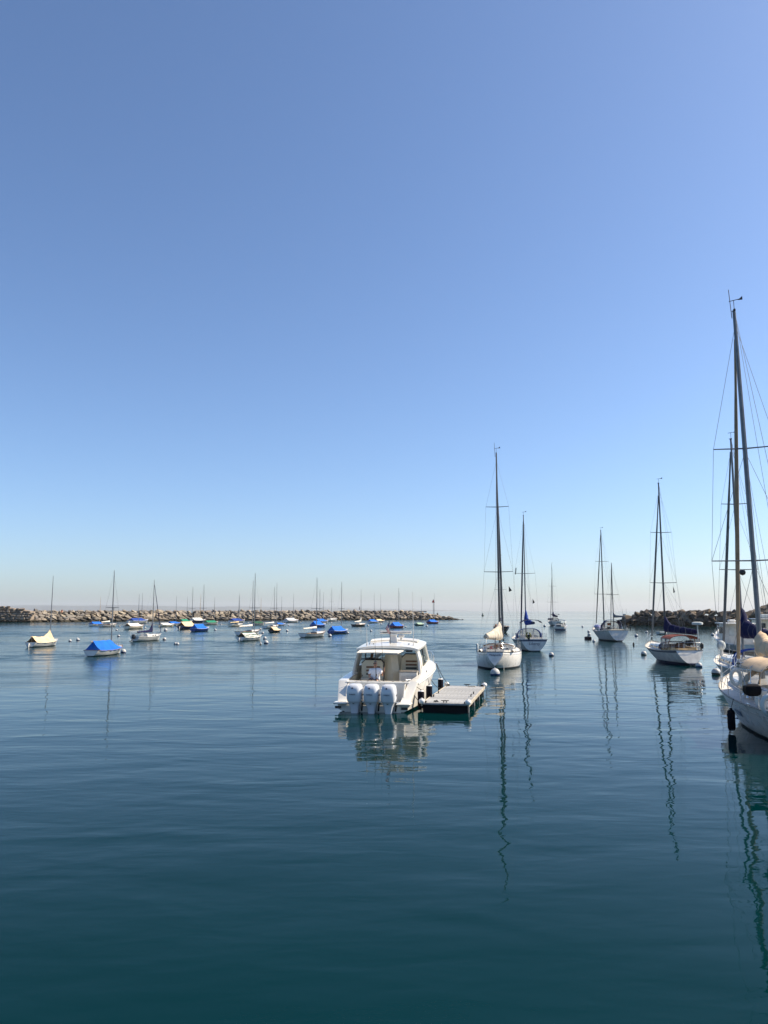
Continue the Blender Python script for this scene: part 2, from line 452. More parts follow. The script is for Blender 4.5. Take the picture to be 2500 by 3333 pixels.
# ------------------------------------------------------------------ the long breakwater on the left
def bw_line():
    a = water(95, 2025.5); b = water(640, 2020.5); c = water(1100, 2018.5); d = water(1500, 2017.5)
    return [a, b, c, d]
def along(line, s):
    for i in range(len(line) - 1):
        l = (line[i + 1] - line[i]).length
        if s <= l or i == len(line) - 2:
            d = (line[i + 1] - line[i]).normalized()
            return line[i] + d * s, d
        s -= l
line = bw_line(); total = sum((line[i + 1] - line[i]).length for i in range(3))
bw = thing('breakwater', 'long breakwater of tumbled tan granite rocks across the harbour mouth', 'breakwater', tuple(line[1]))
rnd = random.Random(11); specs = []
TOP = 4.05
def crest(s):      # height of the crest, falling to the head on the right
    e = max(0.0, total - s)
    return TOP if e > 22 else max(0.05, TOP * (e / 22.0) ** 0.8)
z = -0.15; row = 0
while z < TOP + 0.1:
    s = rnd.uniform(-3, 0)
    while s < total + 0.5:
        wd = rnd.uniform(1.1, 3.7) * (1.1 if s < total * 0.35 else 0.92)
        s += wd * 0.5
        p, d = along(line, max(0, s)); n = Vector((-d.y, d.x, 0))
        c = crest(s)
        if z < c + 0.05:
            q = p + n * (0.3 + z * 1.25 + rnd.uniform(-0.35, 0.35))
            q.z = min(z + rnd.uniform(-0.15, 0.2), c - 0.35)
            ang = math.atan2(d.y, d.x)
            specs.append((q, (wd * 1.02, rnd.uniform(1.5, 2.4), rnd.uniform(0.7, 1.3)), (rnd.uniform(-0.1, 0.6), rnd.gauss(0.20, 0.18), ang + rnd.uniform(-0.3, 0.3)), True))
        s += wd * 0.42
    z += 0.78; row += 1
# crest and back
s = 0
while s < total - 1:
    wd = rnd.uniform(1.8, 3.5); p, d = along(line, s); n = Vector((-d.y, d.x, 0)); c = crest(s)
    for off in (5.8, 7.9):
        q = p + n * (off + rnd.uniform(-0.4, 0.4)); q.z = c - 0.62 + rnd.uniform(-0.2, 0.2)
        specs.append((q, (wd * 1.1, 2.4, 1.2), (rnd.uniform(-0.2, 0.2), rnd.uniform(-0.2, 0.2), rnd.uniform(0, 6.28)), False))
    s += wd * 0.9
pile(bw, specs, 'breakwater', granite, blocky=0.55)
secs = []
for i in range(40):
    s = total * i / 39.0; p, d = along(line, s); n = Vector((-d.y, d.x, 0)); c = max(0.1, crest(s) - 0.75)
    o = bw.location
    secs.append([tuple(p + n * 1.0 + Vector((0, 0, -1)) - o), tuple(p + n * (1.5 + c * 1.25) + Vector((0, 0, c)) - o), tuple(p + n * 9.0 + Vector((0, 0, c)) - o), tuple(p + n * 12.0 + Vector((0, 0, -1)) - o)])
MB().loft(secs).build('core', darkgran, bw)  # darker than its rocks: shade of the gaps put into the colour

# squared stone wall where the breakwater meets the land
wa, wb = water(-190, 2026.5), water(96, 2025.8)
wd_ = (wb - wa); wl = wd_.length; wdir = wd_.normalized(); wn = Vector((-wdir.y, wdir.x, 0))
wall = thing('stone_wall', 'wall of squared grey brown granite blocks at the far left', 'wall', tuple(wa))
rnd = random.Random(5); specs = []
def walltop(s):
    u = s / wl
    return 5.75 if u < 0.68 else 5.75 - (u - 0.68) / 0.32 * 1.5
z = 0.0
while z < 5.7:
    hh = rnd.uniform(0.7, 0.95); s = rnd.uniform(-0.5, 0.3)
    while s < wl:
        bw_ = rnd.uniform(0.9, 2.1)
        if z + hh * 0.5 < walltop(s + bw_ / 2):
            q = wa + wdir * (s + bw_ / 2) + wn * (0.5 + z * 0.10 + rnd.uniform(-0.07, 0.07)); q.z = z + hh / 2
            specs.append((q, (bw_ * 0.99, 1.2, hh * 0.98), (rnd.uniform(-0.05, 0.05), rnd.uniform(-0.06, 0.06), math.atan2(wdir.y, wdir.x) + rnd.uniform(-0.05, 0.05)), True))
        s += bw_
    z += hh  # added black skirt standing in for the shade under the near end
pile(wall, specs, 'blockstones', blockgran, name='block', blocky=0.9)
o = wall.location
secs = []
for i in range(13):
    s = wl * i / 12.0; p = wa + wdir * s - Vector(o); tz = walltop(s) - 0.45
    secs.append([tuple(p + wn * 0.75 + Vector((0, 0, -1))), tuple(p + wn * 1.1 + Vector((0, 0, tz))), tuple(p + wn * 9 + Vector((0, 0, tz))), tuple(p + wn * 9 + Vector((0, 0, -1)))])
MB().loft(secs).build('core', blockgran, wall)

# ------------------------------------------------------------------ the jetty and headland on the right
ja, jb, jc = water(2008, 2033.5), water(2250, 2038.5), water(2640, 2041)
jl = [ja, jb, jc]; jt = (jb - ja).length + (jc - jb).length
jetty = thing('rock_jetty', 'low jetty of dark jagged boulders on the right', 'jetty', tuple(jb))
rnd = random.Random(23); specs = []
def along2(s):
    l = (jb - ja).length
    if s <= l: return ja + (jb - ja).normalized() * s, (jb - ja).normalized()
    return jb + (jc - jb).normalized() * (s - l), (jc - jb).normalized()
def jcrest(s): return 3.55 + 0.35 * nz(s * 0.15, 3) if s > 7 else 0.6 + 2.95 * max(0, s / 7.0) ** 0.6
z = 0.05
while z < 3.9:
    s = rnd.uniform(-1, 1)
    while s < jt:
        wd = rnd.uniform(1.4, 3.9); s += wd * 0.5
        p, d = along2(max(s, 0)); n = Vector((-d.y, d.x, 0)); c = jcrest(s)
        if z < c + 0.1:
            q = p + n * (0.6 + z * 0.50 + rnd.uniform(-0.7, 0.7)); q.z = min(z + rnd.uniform(-0.2, 0.25), c)
            specs.append((q, (wd * 1.1, rnd.uniform(1.6, 3.2), rnd.uniform(1.0, 2.1)), (rnd.uniform(-0.6, 0.6), rnd.gauss(0, 0.45), math.atan2(d.y, d.x) + rnd.uniform(-0.7, 0.7)), True))
        s += wd * 0.40
    z += 0.95
s = 2
while s < jt:
    p, d = along2(s); n = Vector((-d.y, d.x, 0))
    q = p + n * (4.4 + rnd.uniform(-0.4, 0.4)); q.z = jcrest(s) - 0.2 + rnd.uniform(-0.3, 0.45)
    specs.append((q, (rnd.uniform(1.4, 3), 2.2, rnd.uniform(0.9, 1.8)), (rnd.uniform(-0.5, 0.5), rnd.uniform(-0.5, 0.5), rnd.uniform(0, 6.28)), True))
    s += rnd.uniform(1.4, 2.2)
pile(jetty, specs, 'jetty', darkgran, blocky=0.35)
secs = []; o = Vector(jetty.location)
for i in range(24):
    s = jt * i / 23.0; p, d = along2(s); n = Vector((-d.y, d.x, 0)); c = max(0.2, jcrest(s) - 0.9)
    secs.append([tuple(p + n * 0.9 + Vector((0, 0, -1)) - o), tuple(p + n * (1.2 + c * 0.75) + Vector((0, 0, c)) - o), tuple(p + n * 6.0 + Vector((0, 0, c)) - o), tuple(p + n * 8.0 + Vector((0, 0, -1)) - o)])
MB().loft(secs).build('core', darkgran, jetty)

# headland: a bedded granite outcrop rising behind the jetty
hx0 = at_y(2378, 1986, 222).x
def head(a, b):
    y = 209 + b * 60; x = hx0 * y / 222 + a * 75
    r = max(0.0, a)
    prof = min(1.0, r / 0.34)
    hz = 2.2 + 7.2 * (prof * prof * (3 - 2 * prof)) * (0.35 + 0.65 * math.sin(min(1, b * 2.2) * math.pi / 2))
    hz += 0.9 * nz(x * 0.12, y * 0.2) + 0.5 * nz(x * 0.4, y * 0.4, 4)
    st = 0.85; k = math.floor(hz / st); fr_ = hz / st - k
    hz = (k + min(1, fr_ * 2.2)) * st
    if a < 0.02: hz *= 0.5
    return (x, y, hz)
hl = MB(); hl.sheet(head, 90, 46)
hl = hl.build('headland', darkgran)
tag(hl, 'bare rocky headland rising at the right edge behind the jetty', 'headland', kind='structure')
rnd = random.Random(31); hb = thing('boulder_slope', 'jumble of boulders at the foot of the rocky headland', 'boulders', (hx0 + 20, 206, 0)); specs = []
for i in range(150):
    a = rnd.uniform(0.03, 0.62); b = rnd.uniform(0, 0.42); p = Vector(head(a, b))
    p.z -= 0.5
    sc_ = rnd.uniform(1.3, 3.4)
    specs.append((p, (sc_ * 1.5, sc_, sc_ * 0.55), (rnd.uniform(-0.4, 0.4), rnd.uniform(-0.4, 0.4), rnd.uniform(0, 6.28)), True))
pile(hb, specs, 'jetty', darkgran, blocky=0.35)

# low far coast behind the breakwater, sunk in the haze
farm = pm('far_land', (0.06, 0.075, 0.06), 0.9, 0.2, 0.002)
vs = []; N = 160; fs = []
for i in range(N + 1):
    u = -600 + 2150 * i / N
    d = 13300.0; x = (u - 1250) / FPX * d
    hgt = 128 * max(0.0, 1 - (i / N) ** 5) * (0.9 + 0.25 * nz(i * 0.06, 2)) * (1.0 - 0.35 * i / N)
    vs += [(x, d, -2), (x, d + 250, max(-1, hgt)), (x, d + 1500, -2)]
for i in range(N):
    for k in range(2): fs.append((i * 3 + k, (i + 1) * 3 + k, (i + 1) * 3 + k + 1, i * 3 + k + 1))
fs_o = MB().add(vs, fs).build('far_shore', farm, smooth=True)
tag(fs_o, 'faint low coast on the horizon behind the breakwater', 'coast', kind='structure')

# the air over the water
hz_m = bpy.data.materials.new('sea_haze'); hz_m.use_nodes = True
t = hz_m.node_tree; t.nodes.remove(t.nodes['Principled BSDF'])
pv = t.nodes.new('ShaderNodeVolumePrincipled'); pv.inputs['Color'].default_value = (0.90, 0.93, 0.97, 1); pv.inputs['Density'].default_value = 0.000065; pv.inputs['Anisotropy'].default_value = 0.2
t.links.new(pv.outputs[0], t.nodes['Material Output'].inputs['Volume'])
haze = MB().box((0, 7425, 74.0), (18004, 15154, 152)).build('haze', hz_m)
tag(haze, 'thin pale haze over the water towards the horizon', 'haze', kind='stuff')
# ------------------------------------------------------------------ boat kit: x = starboard, y = forward from the transom, z = up from the water
class Hull:
    def __init__(s, L, B, bt=0.7, tm=0.42, p=2.2, fs=0.9, fm=0.85, fb=1.2, draft=0.5, ks=-0.08, bow_rake=0.8, stern_rake=0.15, e=0.45, ebow=0.85, tumble=0.0, boot=0.10, stripe=(0.84, 0.91), es=None):
        s.__dict__.update(locals())
    def half(s, t):
        if t < s.tm: q = s.bt + (1 - s.bt) * (1 - ((s.tm - t) / s.tm) ** 2)
        else: q = 1 - ((t - s.tm) / (1 - s.tm)) ** s.p
        return max(0.0, q) * s.B / 2
    def sheer(s, t):
        a, b, c = s.fs, s.fm, s.fb; m = 0.4
        return a * (t - m) * (t - 1) / m + b * t * (t - 1) / (m * (m - 1)) + c * t * (t - m) / (1 - m)
    def kz(s, t):
        if t < 0.45: return s.ks + (-s.draft - s.ks) * math.sin(math.pi / 2 * t / 0.45)
        return -s.draft * math.cos(math.pi / 2 * (t - 0.45) / 0.55) - 0.03
    def xat(s, t, z):
        k = s.kz(t); sh = s.sheer(t); h = min(1, max(0, (z - k) / (sh - k)))
        e = s.e + (s.ebow - s.e) * max(0, (t - 0.5) / 0.5)
        if s.es is not None and t < 0.3: e = s.es + (e - s.es) * (t / 0.3) ** 0.7
        x = s.half(t) * h ** e
        if h > 0.45: x *= 1 - s.tumble * ((h - 0.45) / 0.55) ** 2 * (1 - 0.8 * t)
        return x
    def yat(s, t, z):
        f0 = z / s.fs; f1 = z / s.fb
        ys = s.stern_rake * (1 - f0); yb = s.L - s.bow_rake * (1 - f1)
        return ys + (yb - ys) * t
    def rows(s, t):
        k = s.kz(t); sh = s.sheer(t); b = s.boot
        lv = [k, k + (min(0, -0.0) - k) * 0.35, k * 0.3, 0.0, b] + [b + (sh - b) * q for q in (0.2, 0.4, 0.6, 0.74, s.stripe[0], s.stripe[1], 1.0)]
        out = []
        for q in lv: out.append(max(q, k) if not out else max(q, out[-1]))
        return out
    def edge(s, t, side, dz=0.0, inset=0.0):
        z = s.sheer(t); x = max(0, s.xat(t, z) - inset)
        return Vector((side * x, s.yat(t, z), z + dz))
    def shell(s, mats, parent, n=18, tstripe=False):
        """topsides, bottom paint and sheer stripe in one skin closed by the transom"""
        mb = MB(); ts = [1 - (1 - i / n) ** 1.25 for i in range(n + 1)]; nr = 12
        for side in (-1, 1):
            base = [[(side * s.xat(t, z), s.yat(t, z), z) for z in s.rows(t)] for t in ts]
            for i in range(n):
                for j in range(nr - 1):
                    mi = 1 if j < 4 else (2 if j == 9 else 0)
                    mb.add([base[i][j], base[i + 1][j], base[i + 1][j + 1], base[i][j + 1]], [(0, 1, 2, 3)], mi)
        r0 = s.rows(0)
        for j in range(nr - 1):
            a, b = s.xat(0, r0[j]), s.xat(0, r0[j + 1]); ya, yb = s.yat(0, r0[j]), s.yat(0, r0[j + 1])
            mb.add([(-a, ya, r0[j]), (a, ya, r0[j]), (b, yb, r0[j + 1]), (-b, yb, r0[j + 1])], [(0, 1, 2, 3)], 1 if j < 4 else (2 if tstripe and j == 9 else 0))
        return mb.build('hull', mats, parent, smooth=True, angle=45)
    def deck(s, m, parent, c0=0.08, c1=0.38, cw=0.62, drop=0.04, camber=0.05, n=22):
        mb = MB(); ts = sorted(set([i / n for i in range(n + 1)] + [c0, c1]))
        def row(t):
            z = s.sheer(t) - drop; w = s.xat(t, z) - 0.01; y = s.yat(t, z)
            return [Vector((w * q, y, z + camber * (1 - q * q) * w / (s.B / 2))) for q in (-1, -cw, 0, cw, 1)]
        for a, b in zip(ts[:-1], ts[1:]):
            ra, rb = row(a), row(b)
            for j in range(4):
                if j in (1, 2) and a >= c0 - 1e-6 and b <= c1 + 1e-6: continue
                mb.add([ra[j], ra[j + 1], rb[j + 1], rb[j]], [(0, 1, 2, 3)])
        return mb.build('deck', m, parent, smooth=True)
    def well(s, m, parent, c0=0.08, c1=0.38, cw=0.62, drop=0.04, depth=0.55, name='cockpit', coam=0.0):
        secs = []; n = 6; mb = MB()
        for i in range(n + 1):
            t = c0 + (c1 - c0) * i / n; z = s.sheer(t) - drop + 0.012; w = (s.xat(t, z - 0.012) - 0.01) * cw; y = s.yat(t, z)
            secs.append([(-w, y, z + coam), (-w * 0.93, y, z - depth), (w * 0.93, y, z - depth), (w, y, z + coam)])
        mb.loft(secs, closed=False)
        mb.add(secs[0], [(0, 1, 2, 3)]); mb.add(secs[-1], [(0, 1, 2, 3)])
        return mb.build(name, m, parent)
    def rail(s, m, parent, r=0.025, name='rub_rail', dz=0.0, inset=0.0, transom=True):
        mb = MB(); ts = [i / 20 for i in range(21)]
        for side in (-1, 1): mb.tube([s.edge(t, side, dz, inset) for t in ts], r, 6)
        if transom: mb.tube([s.edge(0, -1, dz, inset), s.edge(0, 1, dz, inset)], r, 6)
        return mb.build(name, m, parent, smooth=True)
    def trunk(s, m, parent, t0, t1, wf=0.6, h=0.4, hf=0.25, name='cabin_trunk', drop=0.04):
        """coachroof from t0 (aft) to t1 (forward)"""
        secs = []; n = 8
        for i in range(n + 1):
            f = i / n; t = t0 + (t1 - t0) * f; z = s.sheer(t) - drop; y = s.yat(t, z)
            w = min(s.half((t0 + t1) / 2) * wf, (s.xat(t, z)) * (wf + 0.12)); hh = h + (hf - h) * f
            if i == n: hh *= 0.35
            secs.append([(-w, y, z - 0.05), (-w * 0.97, y, z + hh * 0.55), (-w * 0.88, y, z + hh * 0.9), (-w * 0.55, y, z + hh * 1.05), (0, y, z + hh * 1.1), (w * 0.55, y, z + hh * 1.05), (w * 0.88, y, z + hh * 0.9), (w * 0.97, y, z + hh * 0.55), (w, y, z - 0.05)])
        mb = MB().loft(secs); o = mb.build(name, m, parent, smooth=True, angle=35)
        s.trk = (t0, t1, wf, h, hf, drop)
        return o
    def ports(s, m, cabin, spans, zlo=0.28, zhi=0.72):
        """windows in the sides of the coachroof, each a piece of its own"""
        t0, t1, wf, h, hf, drop = s.trk
        for side in (-1, 1):
            for a, b in spans:
                q = []
                for f, zz in ((a, zlo), (b, zlo), (b, zhi), (a, zhi)):
                    t = t0 + (t1 - t0) * f; z = s.sheer(t) - drop; hh = h + (hf - h) * f
                    w = min(s.half((t0 + t1) / 2) * wf, s.xat(t, z) * (wf + 0.12))
                    q.append((side * (w * 0.985 + 0.004), s.yat(t, z), z + hh * zz * 0.75))
                if side < 0: q = q[::-1]
                MB().slab(q, 0.015).build('window', m, cabin)

def side_text(body, size, m, parent, h, t, z, side=-1, shear=0.0):
    # lettering that lies along the topsides at station t, height z
    def P(t_, z_): return Vector((side * h.xat(t_, z_), h.yat(t_, z_), z_))
    ey = (P(t - 0.03, z) - P(t + 0.03, z)).normalized() * (1 if side < 0 else -1); ez = (P(t, z + 0.08) - P(t, z - 0.08)).normalized()
    en = ey.cross(ez).normalized(); ez = en.cross(ey)
    if en.x * side < 0: en = -en
    o = text_mesh('lettering', body, size, m, parent, (0, 0, 0), (0, 0, 0), shear=shear)
    o.matrix_local = Matrix.Translation(P(t, z) + en * 0.02) @ Matrix((ey, ez, en)).transposed().to_4x4()
    return o
def spar(name, p0, p1, r0, r1, m, parent, n=8, flat=0.75):
    p0, p1 = Vector(p0), Vector(p1)
    pts = [p0.lerp(p1, i / 6) for i in range(7)]
    rs = [r0 + (r1 - r0) * max(0, (i / 6 - 0.5) * 2) ** 1.4 for i in range(7)]
    return MB().tube(pts, rs, n, flat=flat).build(name, m, parent, smooth=True)
def line_(name, pts, r, m, parent, n=5, sag=0.0, k=10):
    pts = [Vector(p) for p in pts]
    if sag and len(pts) == 2:
        a, b = pts; pts = [a.lerp(b, i / k) - Vector((0, 0, sag * 4 * (i / k) * (1 - i / k))) for i in range(k + 1)]
    return MB().tube(pts, r, n).build(name, m, parent, smooth=True)
def boom_cover(name, a, b, m, parent, h0=0.55, h1=0.22, w=0.16, seed=0, tail=0.0, up=0.0):
    """furled sail under its cover along the boom from the mast a to the boom end b"""
    a, b = Vector(a), Vector(b); d = b - a; n = 40; side = Vector((-d.y, d.x, 0)).normalized(); secs = []
    for i in range(n + 1):
        f = i / n; c = a + d * f
        h = h1 + (h0 - h1) * (1 - f) ** 1.6 + up * max(0, 1 - f * 5) ** 1.5
        h *= 1 + 0.10 * nz(f * 9, seed); ww = w * (1.0 - 0.25 * f) * (1 + 0.18 * nz(f * 7, seed + 5))
        if i == 0 or i == n: ww *= 0.5; 
        q = []
        for j in range(12):
            t = 2 * math.pi * j / 12; sx = math.cos(t); sz = math.sin(t)
            zz = (h * (0.5 + 0.5 * sz)) - 0.10 - tail * (0.5 - 0.5 * sz) * (1 - f)
            wr = ww * abs(sx) ** 0.8 * (1 if sx > 0 else -1) * (1.15 - 0.45 * (0.5 + 0.5 * sz)) * (1 + 0.22 * math.sin(f * 38 + sz * 2.2 + seed + 3 * nz(f * 5, sz, seed)) * (0.75 - 0.45 * sz) + 0.16 * nz(f * 11, sz * 2, seed + 9))
            q.append(tuple(c + side * wr + Vector((0, 0, zz))))
        secs.append(q)
    o = MB().loft(secs).build(name, m, parent, smooth=True, angle=60)
    for i in (7, 14, 21, 28, 35):
        c = sum((Vector(p) for p in secs[i]), Vector()) / 12
        MB().tube([c + (Vector(p) - c) * 1.03 for p in secs[i]] + [c + (Vector(secs[i][0]) - c) * 1.03], 0.007, 5, cap=False).build('sail_tie', rope_w if sum(m.node_tree.nodes['Color Ramp'].color_ramp.elements[1].color[:3]) > 0.9 else alug, o)
    return o
def canopy(name, parent, m, x, y0, y1, z, crown=0.18, drop=0.10, th=0.02, dz=0.0):
    def f(a, b):
        u = 2 * b - 1
        return (x * u * (1 - 0.06 * abs(u) ** 3), y0 + (y1 - y0) * a, z + dz * a + crown * (1 - u * u) - drop * abs(u) ** 6 - 0.06 * math.sin(a * math.pi * 2) ** 2 * 0.4)
    return MB().sheet(f, 8, 12, th).build(name, m, parent, smooth=True)
def hoops(parent, m, x, ys, z, feet, r=0.014, crown=0.18, name='canopy_frame'):
    for y, fy in ys:
        pts = [(-x * 1.02, fy, feet)] + [(x * u * (1 - 0.06 * abs(u) ** 3), y, z - 0.03 + crown * (1 - u * u) - 0.10 * abs(u) ** 6) for u in [-1 + i / 5 for i in range(11)]] + [(x * 1.02, fy, feet)]
        MB().tube(pts, r, 6).build(name, m, parent, smooth=True)
def dodger(h, parent, canvas, y0, y1, w, z0, ht, pane=None):
    """spray hood: canvas top, clear panes in front and at the sides"""
    pane = pane or vinyl
    ang = [math.pi * i / 12 for i in range(13)]
    def arc(y, k, sc): return [Vector((-math.cos(a) * w * sc, y, z0 + ht * k * math.sin(a) ** 0.55)) for a in ang]
    A, Bm, F = arc(y0, 1.0, 1.0), arc(y0 + (y1 - y0) * 0.55, 0.98, 0.98), arc(y1, 0.22, 0.86)
    d = MB()
    for p, q in ((A, Bm),):
        for i in range(12): d.slab([p[i], p[i + 1], q[i + 1], q[i]], 0.015)
    o = d.build('dodger', canvas, parent, smooth=True)
    fr = MB(); fr.tube(A, 0.022, 6); fr.tube(Bm, 0.018, 6); fr.tube(F, 0.03, 6)
    for i in (4, 8): fr.tube([Bm[i], F[i]], 0.03, 6)
    fr.build('frame', canvas, o, smooth=True)
    for i0, i1 in ((0, 4), (4, 8), (8, 12)):
        pn = MB()
        for i in range(i0, i1): pn.add([Bm[i], Bm[i + 1], F[i + 1], F[i]], [(0, 1, 2, 3)])
        pn.build('pane', pane, o)
    return o
def rails(h, parent, t0, t1, n, ht=0.6, m=None, inset=0.06, stern=True, bow=True, r=0.011, lines=2, wr=0.005):
    m = m or steel
    pos = [t0 + (t1 - t0) * i / (n - 1) for i in range(n)]
    for side in (-1, 1):
        for t in pos:
            a = h.edge(t, side, -0.03, inset); MB().tube([a, a + Vector((0, 0, ht))], r, 6).build('stanchion', m, parent)
        for k in range(lines):
            f = 1.0 - 0.5 * k
            MB().tube([h.edge(t, side, ht * f - 0.03, inset) for t in pos], wr, 5).build('lifeline', wire, parent)
    if bow:
        for f in (1.0, 0.5):
            pts = [h.edge(t, -1, ht * f - 0.03, inset) for t in (t1, 0.95)] + [h.edge(0.995, -1, ht * f + 0.06, 0)] + [h.edge(1, 1, ht * f + 0.06, 0) + Vector((0, 0.12, 0))] + [h.edge(0.995, 1, ht * f + 0.06, 0)] + [h.edge(t, 1, ht * f - 0.03, inset) for t in (0.95, t1)]
            MB().tube(pts, r * 1.1, 6).build('pulpit', m, parent, smooth=True)
        for side in (-1, 1):
            a = h.edge(0.95, side, -0.03, inset); MB().tube([a, h.edge(0.95, side, ht - 0.03, inset)], r, 6).build('pulpit_leg', m, parent)
    if stern:
        for f in (1.0, 0.55):
            pts = [h.edge(t, -1, ht * f - 0.03, inset) for t in (t0, 0.03)] + [h.edge(0.004, -1, ht * f - 0.03, 0.25), h.edge(0.004, 1, ht * f - 0.03, 0.25)] + [h.edge(t, 1, ht * f - 0.03, inset) for t in (0.03, t0)]
            MB().tube(pts, r * 1.1, 6).build('pushpit', m, parent, smooth=True)
        for side in (-1, 1):
            for t, i_ in ((0.03, inset), (0.004, 0.25)):
                a = h.edge(t, side, -0.03, i_); MB().tube([a, a + Vector((0, 0, ht))], r, 6).build('pushpit_leg', m, parent)
def masthead(parent, top, m, s=1.0, antenna=0.0):
    x, y, z = top
    mb = MB(); mb.box((x, y, z + 0.05 * s), (0.08 * s, 0.22 * s, 0.10 * s), bev=0.02)
    mb.tube([(x, y - 0.05, z + 0.05), (x, y - 0.05, z + 0.42 * s)], 0.012 * s, 5)
    mb.tube([(x - 0.16 * s, y - 0.05, z + 0.40 * s), (x + 0.22 * s, y - 0.05, z + 0.46 * s)], 0.014 * s, 5)
    mb.slab([(x + 0.14 * s, y - 0.05, z + 0.42 * s), (x + 0.30 * s, y - 0.05, z + 0.42 * s), (x + 0.30 * s, y - 0.05, z + 0.56 * s)], 0.012)
    mb.tube([(x, y + 0.05, z + 0.05), (x - 0.02, y + 0.30 * s, z + 0.14 * s)], 0.016 * s, 5)
    if antenna: mb.tube([(x - 0.10, y, z - 0.25), (x - 0.12 - antenna * 0.03, y, z + antenna)], 0.014, 5)
    mb.build('masthead_gear', m, parent)
def rig(h, parent, tmast, ztop, mm, spreads, r0=0.085, r1=0.05, jib=None, jib_top=0.96, tack=0.985, jr=0.06, backstay=True, wr=0.0055, base=None, head=True, antenna=0.0, name='mast', lowers=True, jib_m=None, fore=True, head_s=1.0):
    """mast with spreaders, shrouds, stays and the furled headsail"""
    zd = h.sheer(tmast); yb = h.yat(tmast, zd)
    z0 = base if base is not None else zd
    mast = spar(name, (0, yb, z0), (0, yb, ztop), r0, r1, mm, parent)
    cp_ = [h.edge(tmast - 0.012, sd, 0.0, 0.10) for sd in (-1, 1)]
    prev = {sd: cp_[i] for i, sd in enumerate((-1, 1))}
    for zs, hw in spreads:
        for sd in (-1, 1):
            tip = Vector((sd * hw, yb - 0.05, zs + 0.03))
            MB().tube([(0, yb, zs), tip], [0.032, 0.022], 6, flat=1.0).build('spreader', mm, mast)
            line_('shroud', [prev[sd], tip], wr, wire, mast)
            if lowers: line_('shroud', [cp_[0 if sd < 0 else 1] + Vector((0, -0.35, 0)) if prev[sd] is cp_[0 if sd < 0 else 1] else prev[sd], (0, yb, zs - 0.12)], wr, wire, mast)
            prev[sd] = tip
    for sd in (-1, 1): line_('shroud', [prev[sd], (0, yb, ztop - 0.25 - (0.02 * (ztop - zd)))], wr, wire, mast)
    tk = h.edge(tack, 1, 0.10); tk.x = 0
    if fore:
        hd = Vector((0, yb + 0.06, z0 + (ztop - z0) * jib_top))
        if jib:
            pts = [tk.lerp(hd, 0.03 + 0.94 * i / 14) for i in range(15)]
            rs = [jr * (0.55 + 0.45 * math.sin(min(1, 0.12 + i / 14 * 1.05) * math.pi) ** 0.5) * (1 + 0.10 * nz(i * 1.7, 3)) for i in range(15)]
            MB().tube(pts, rs, 8).build('furled_headsail', jib, parent, smooth=True)
            MB().lathe([(0.03, 0), (0.085, 0.02), (0.085, 0.05), (0.04, 0.07), (0.04, 0.12), (0.085, 0.14), (0.085, 0.17), (0.02, 0.2)], tuple(tk + Vector((0, 0, 0.02))), 10).build('furling_drum', rubber, parent, smooth=True)
        line_('forestay', [tk, hd], wr, wire, mast)
    if backstay:
        bs = h.edge(0.006, 1, 0.0); bs.x = 0
        line_('backstay', [bs, (0, yb - 0.08, ztop)], wr, wire, mast)
    line_('halyard', [(0.07, yb + 0.03, z0 + 0.8), (0.05, yb + 0.02, ztop - 0.2)], wr * 0.9, wire, mast)
    line_('topping_lift', [(0, yb - (h.L * 0.38), z0 + 1.35), (0, yb - 0.1, ztop - 0.05)], wr * 0.9, wire, mast)
    if head: masthead(mast, (0, yb, ztop), blackp, head_s, antenna)
    return mast
def wheel(parent, c, r, m):
    o = MB(); n = 20
    o.tube([(c[0] + r * math.cos(2 * math.pi * i / n), c[1], c[2] + r * math.sin(2 * math.pi * i / n)) for i in range(n + 1)], 0.014, 6, cap=False)
    for i in range(5):
        a = 2 * math.pi * i / 5 + 0.3; o.tube([c, (c[0] + r * math.cos(a), c[1], c[2] + r * math.sin(a))], 0.009, 5)
    o.tube([(c[0], c[1] + 0.15, c[2]), (c[0], c[1] - 0.03, c[2])], 0.03, 8)
    w_ = o.build('steering_wheel', m, parent, smooth=True)
    MB().tube([(c[0], c[1] + 0.18, c[2] - 0.75), (c[0], c[1] + 0.14, c[2] + 0.1)], [0.10, 0.07], 10).build('pedestal', gel, parent, smooth=True)
    return w_
def winch(parent, p):
    MB().lathe([(0.06, 0), (0.06, 0.03), (0.04, 0.06), (0.04, 0.10), (0.055, 0.13), (0.02, 0.14)], p, 10).build('winch', steel, parent, smooth=True)
def cleat(parent, p, az=0.0, s=1.0, m=None, name='cleat'):
    c_, s_ = math.cos(az), math.sin(az); mb = MB()
    def P(a, b, z): return (p[0] + (a * c_ - b * s_) * s, p[1] + (a * s_ + b * c_) * s, p[2] + z * s)
    for a in (-0.05, 0.05): mb.tube([P(a, 0, 0), P(a, 0, 0.07)], 0.018 * s, 6)
    mb.tube([P(-0.16, 0, 0.085), P(-0.07, 0, 0.075), P(0.07, 0, 0.075), P(0.16, 0, 0.085)], [0.012 * s, 0.022 * s, 0.022 * s, 0.012 * s], 6)
    return mb.build(name, m or rubber, parent, smooth=True)
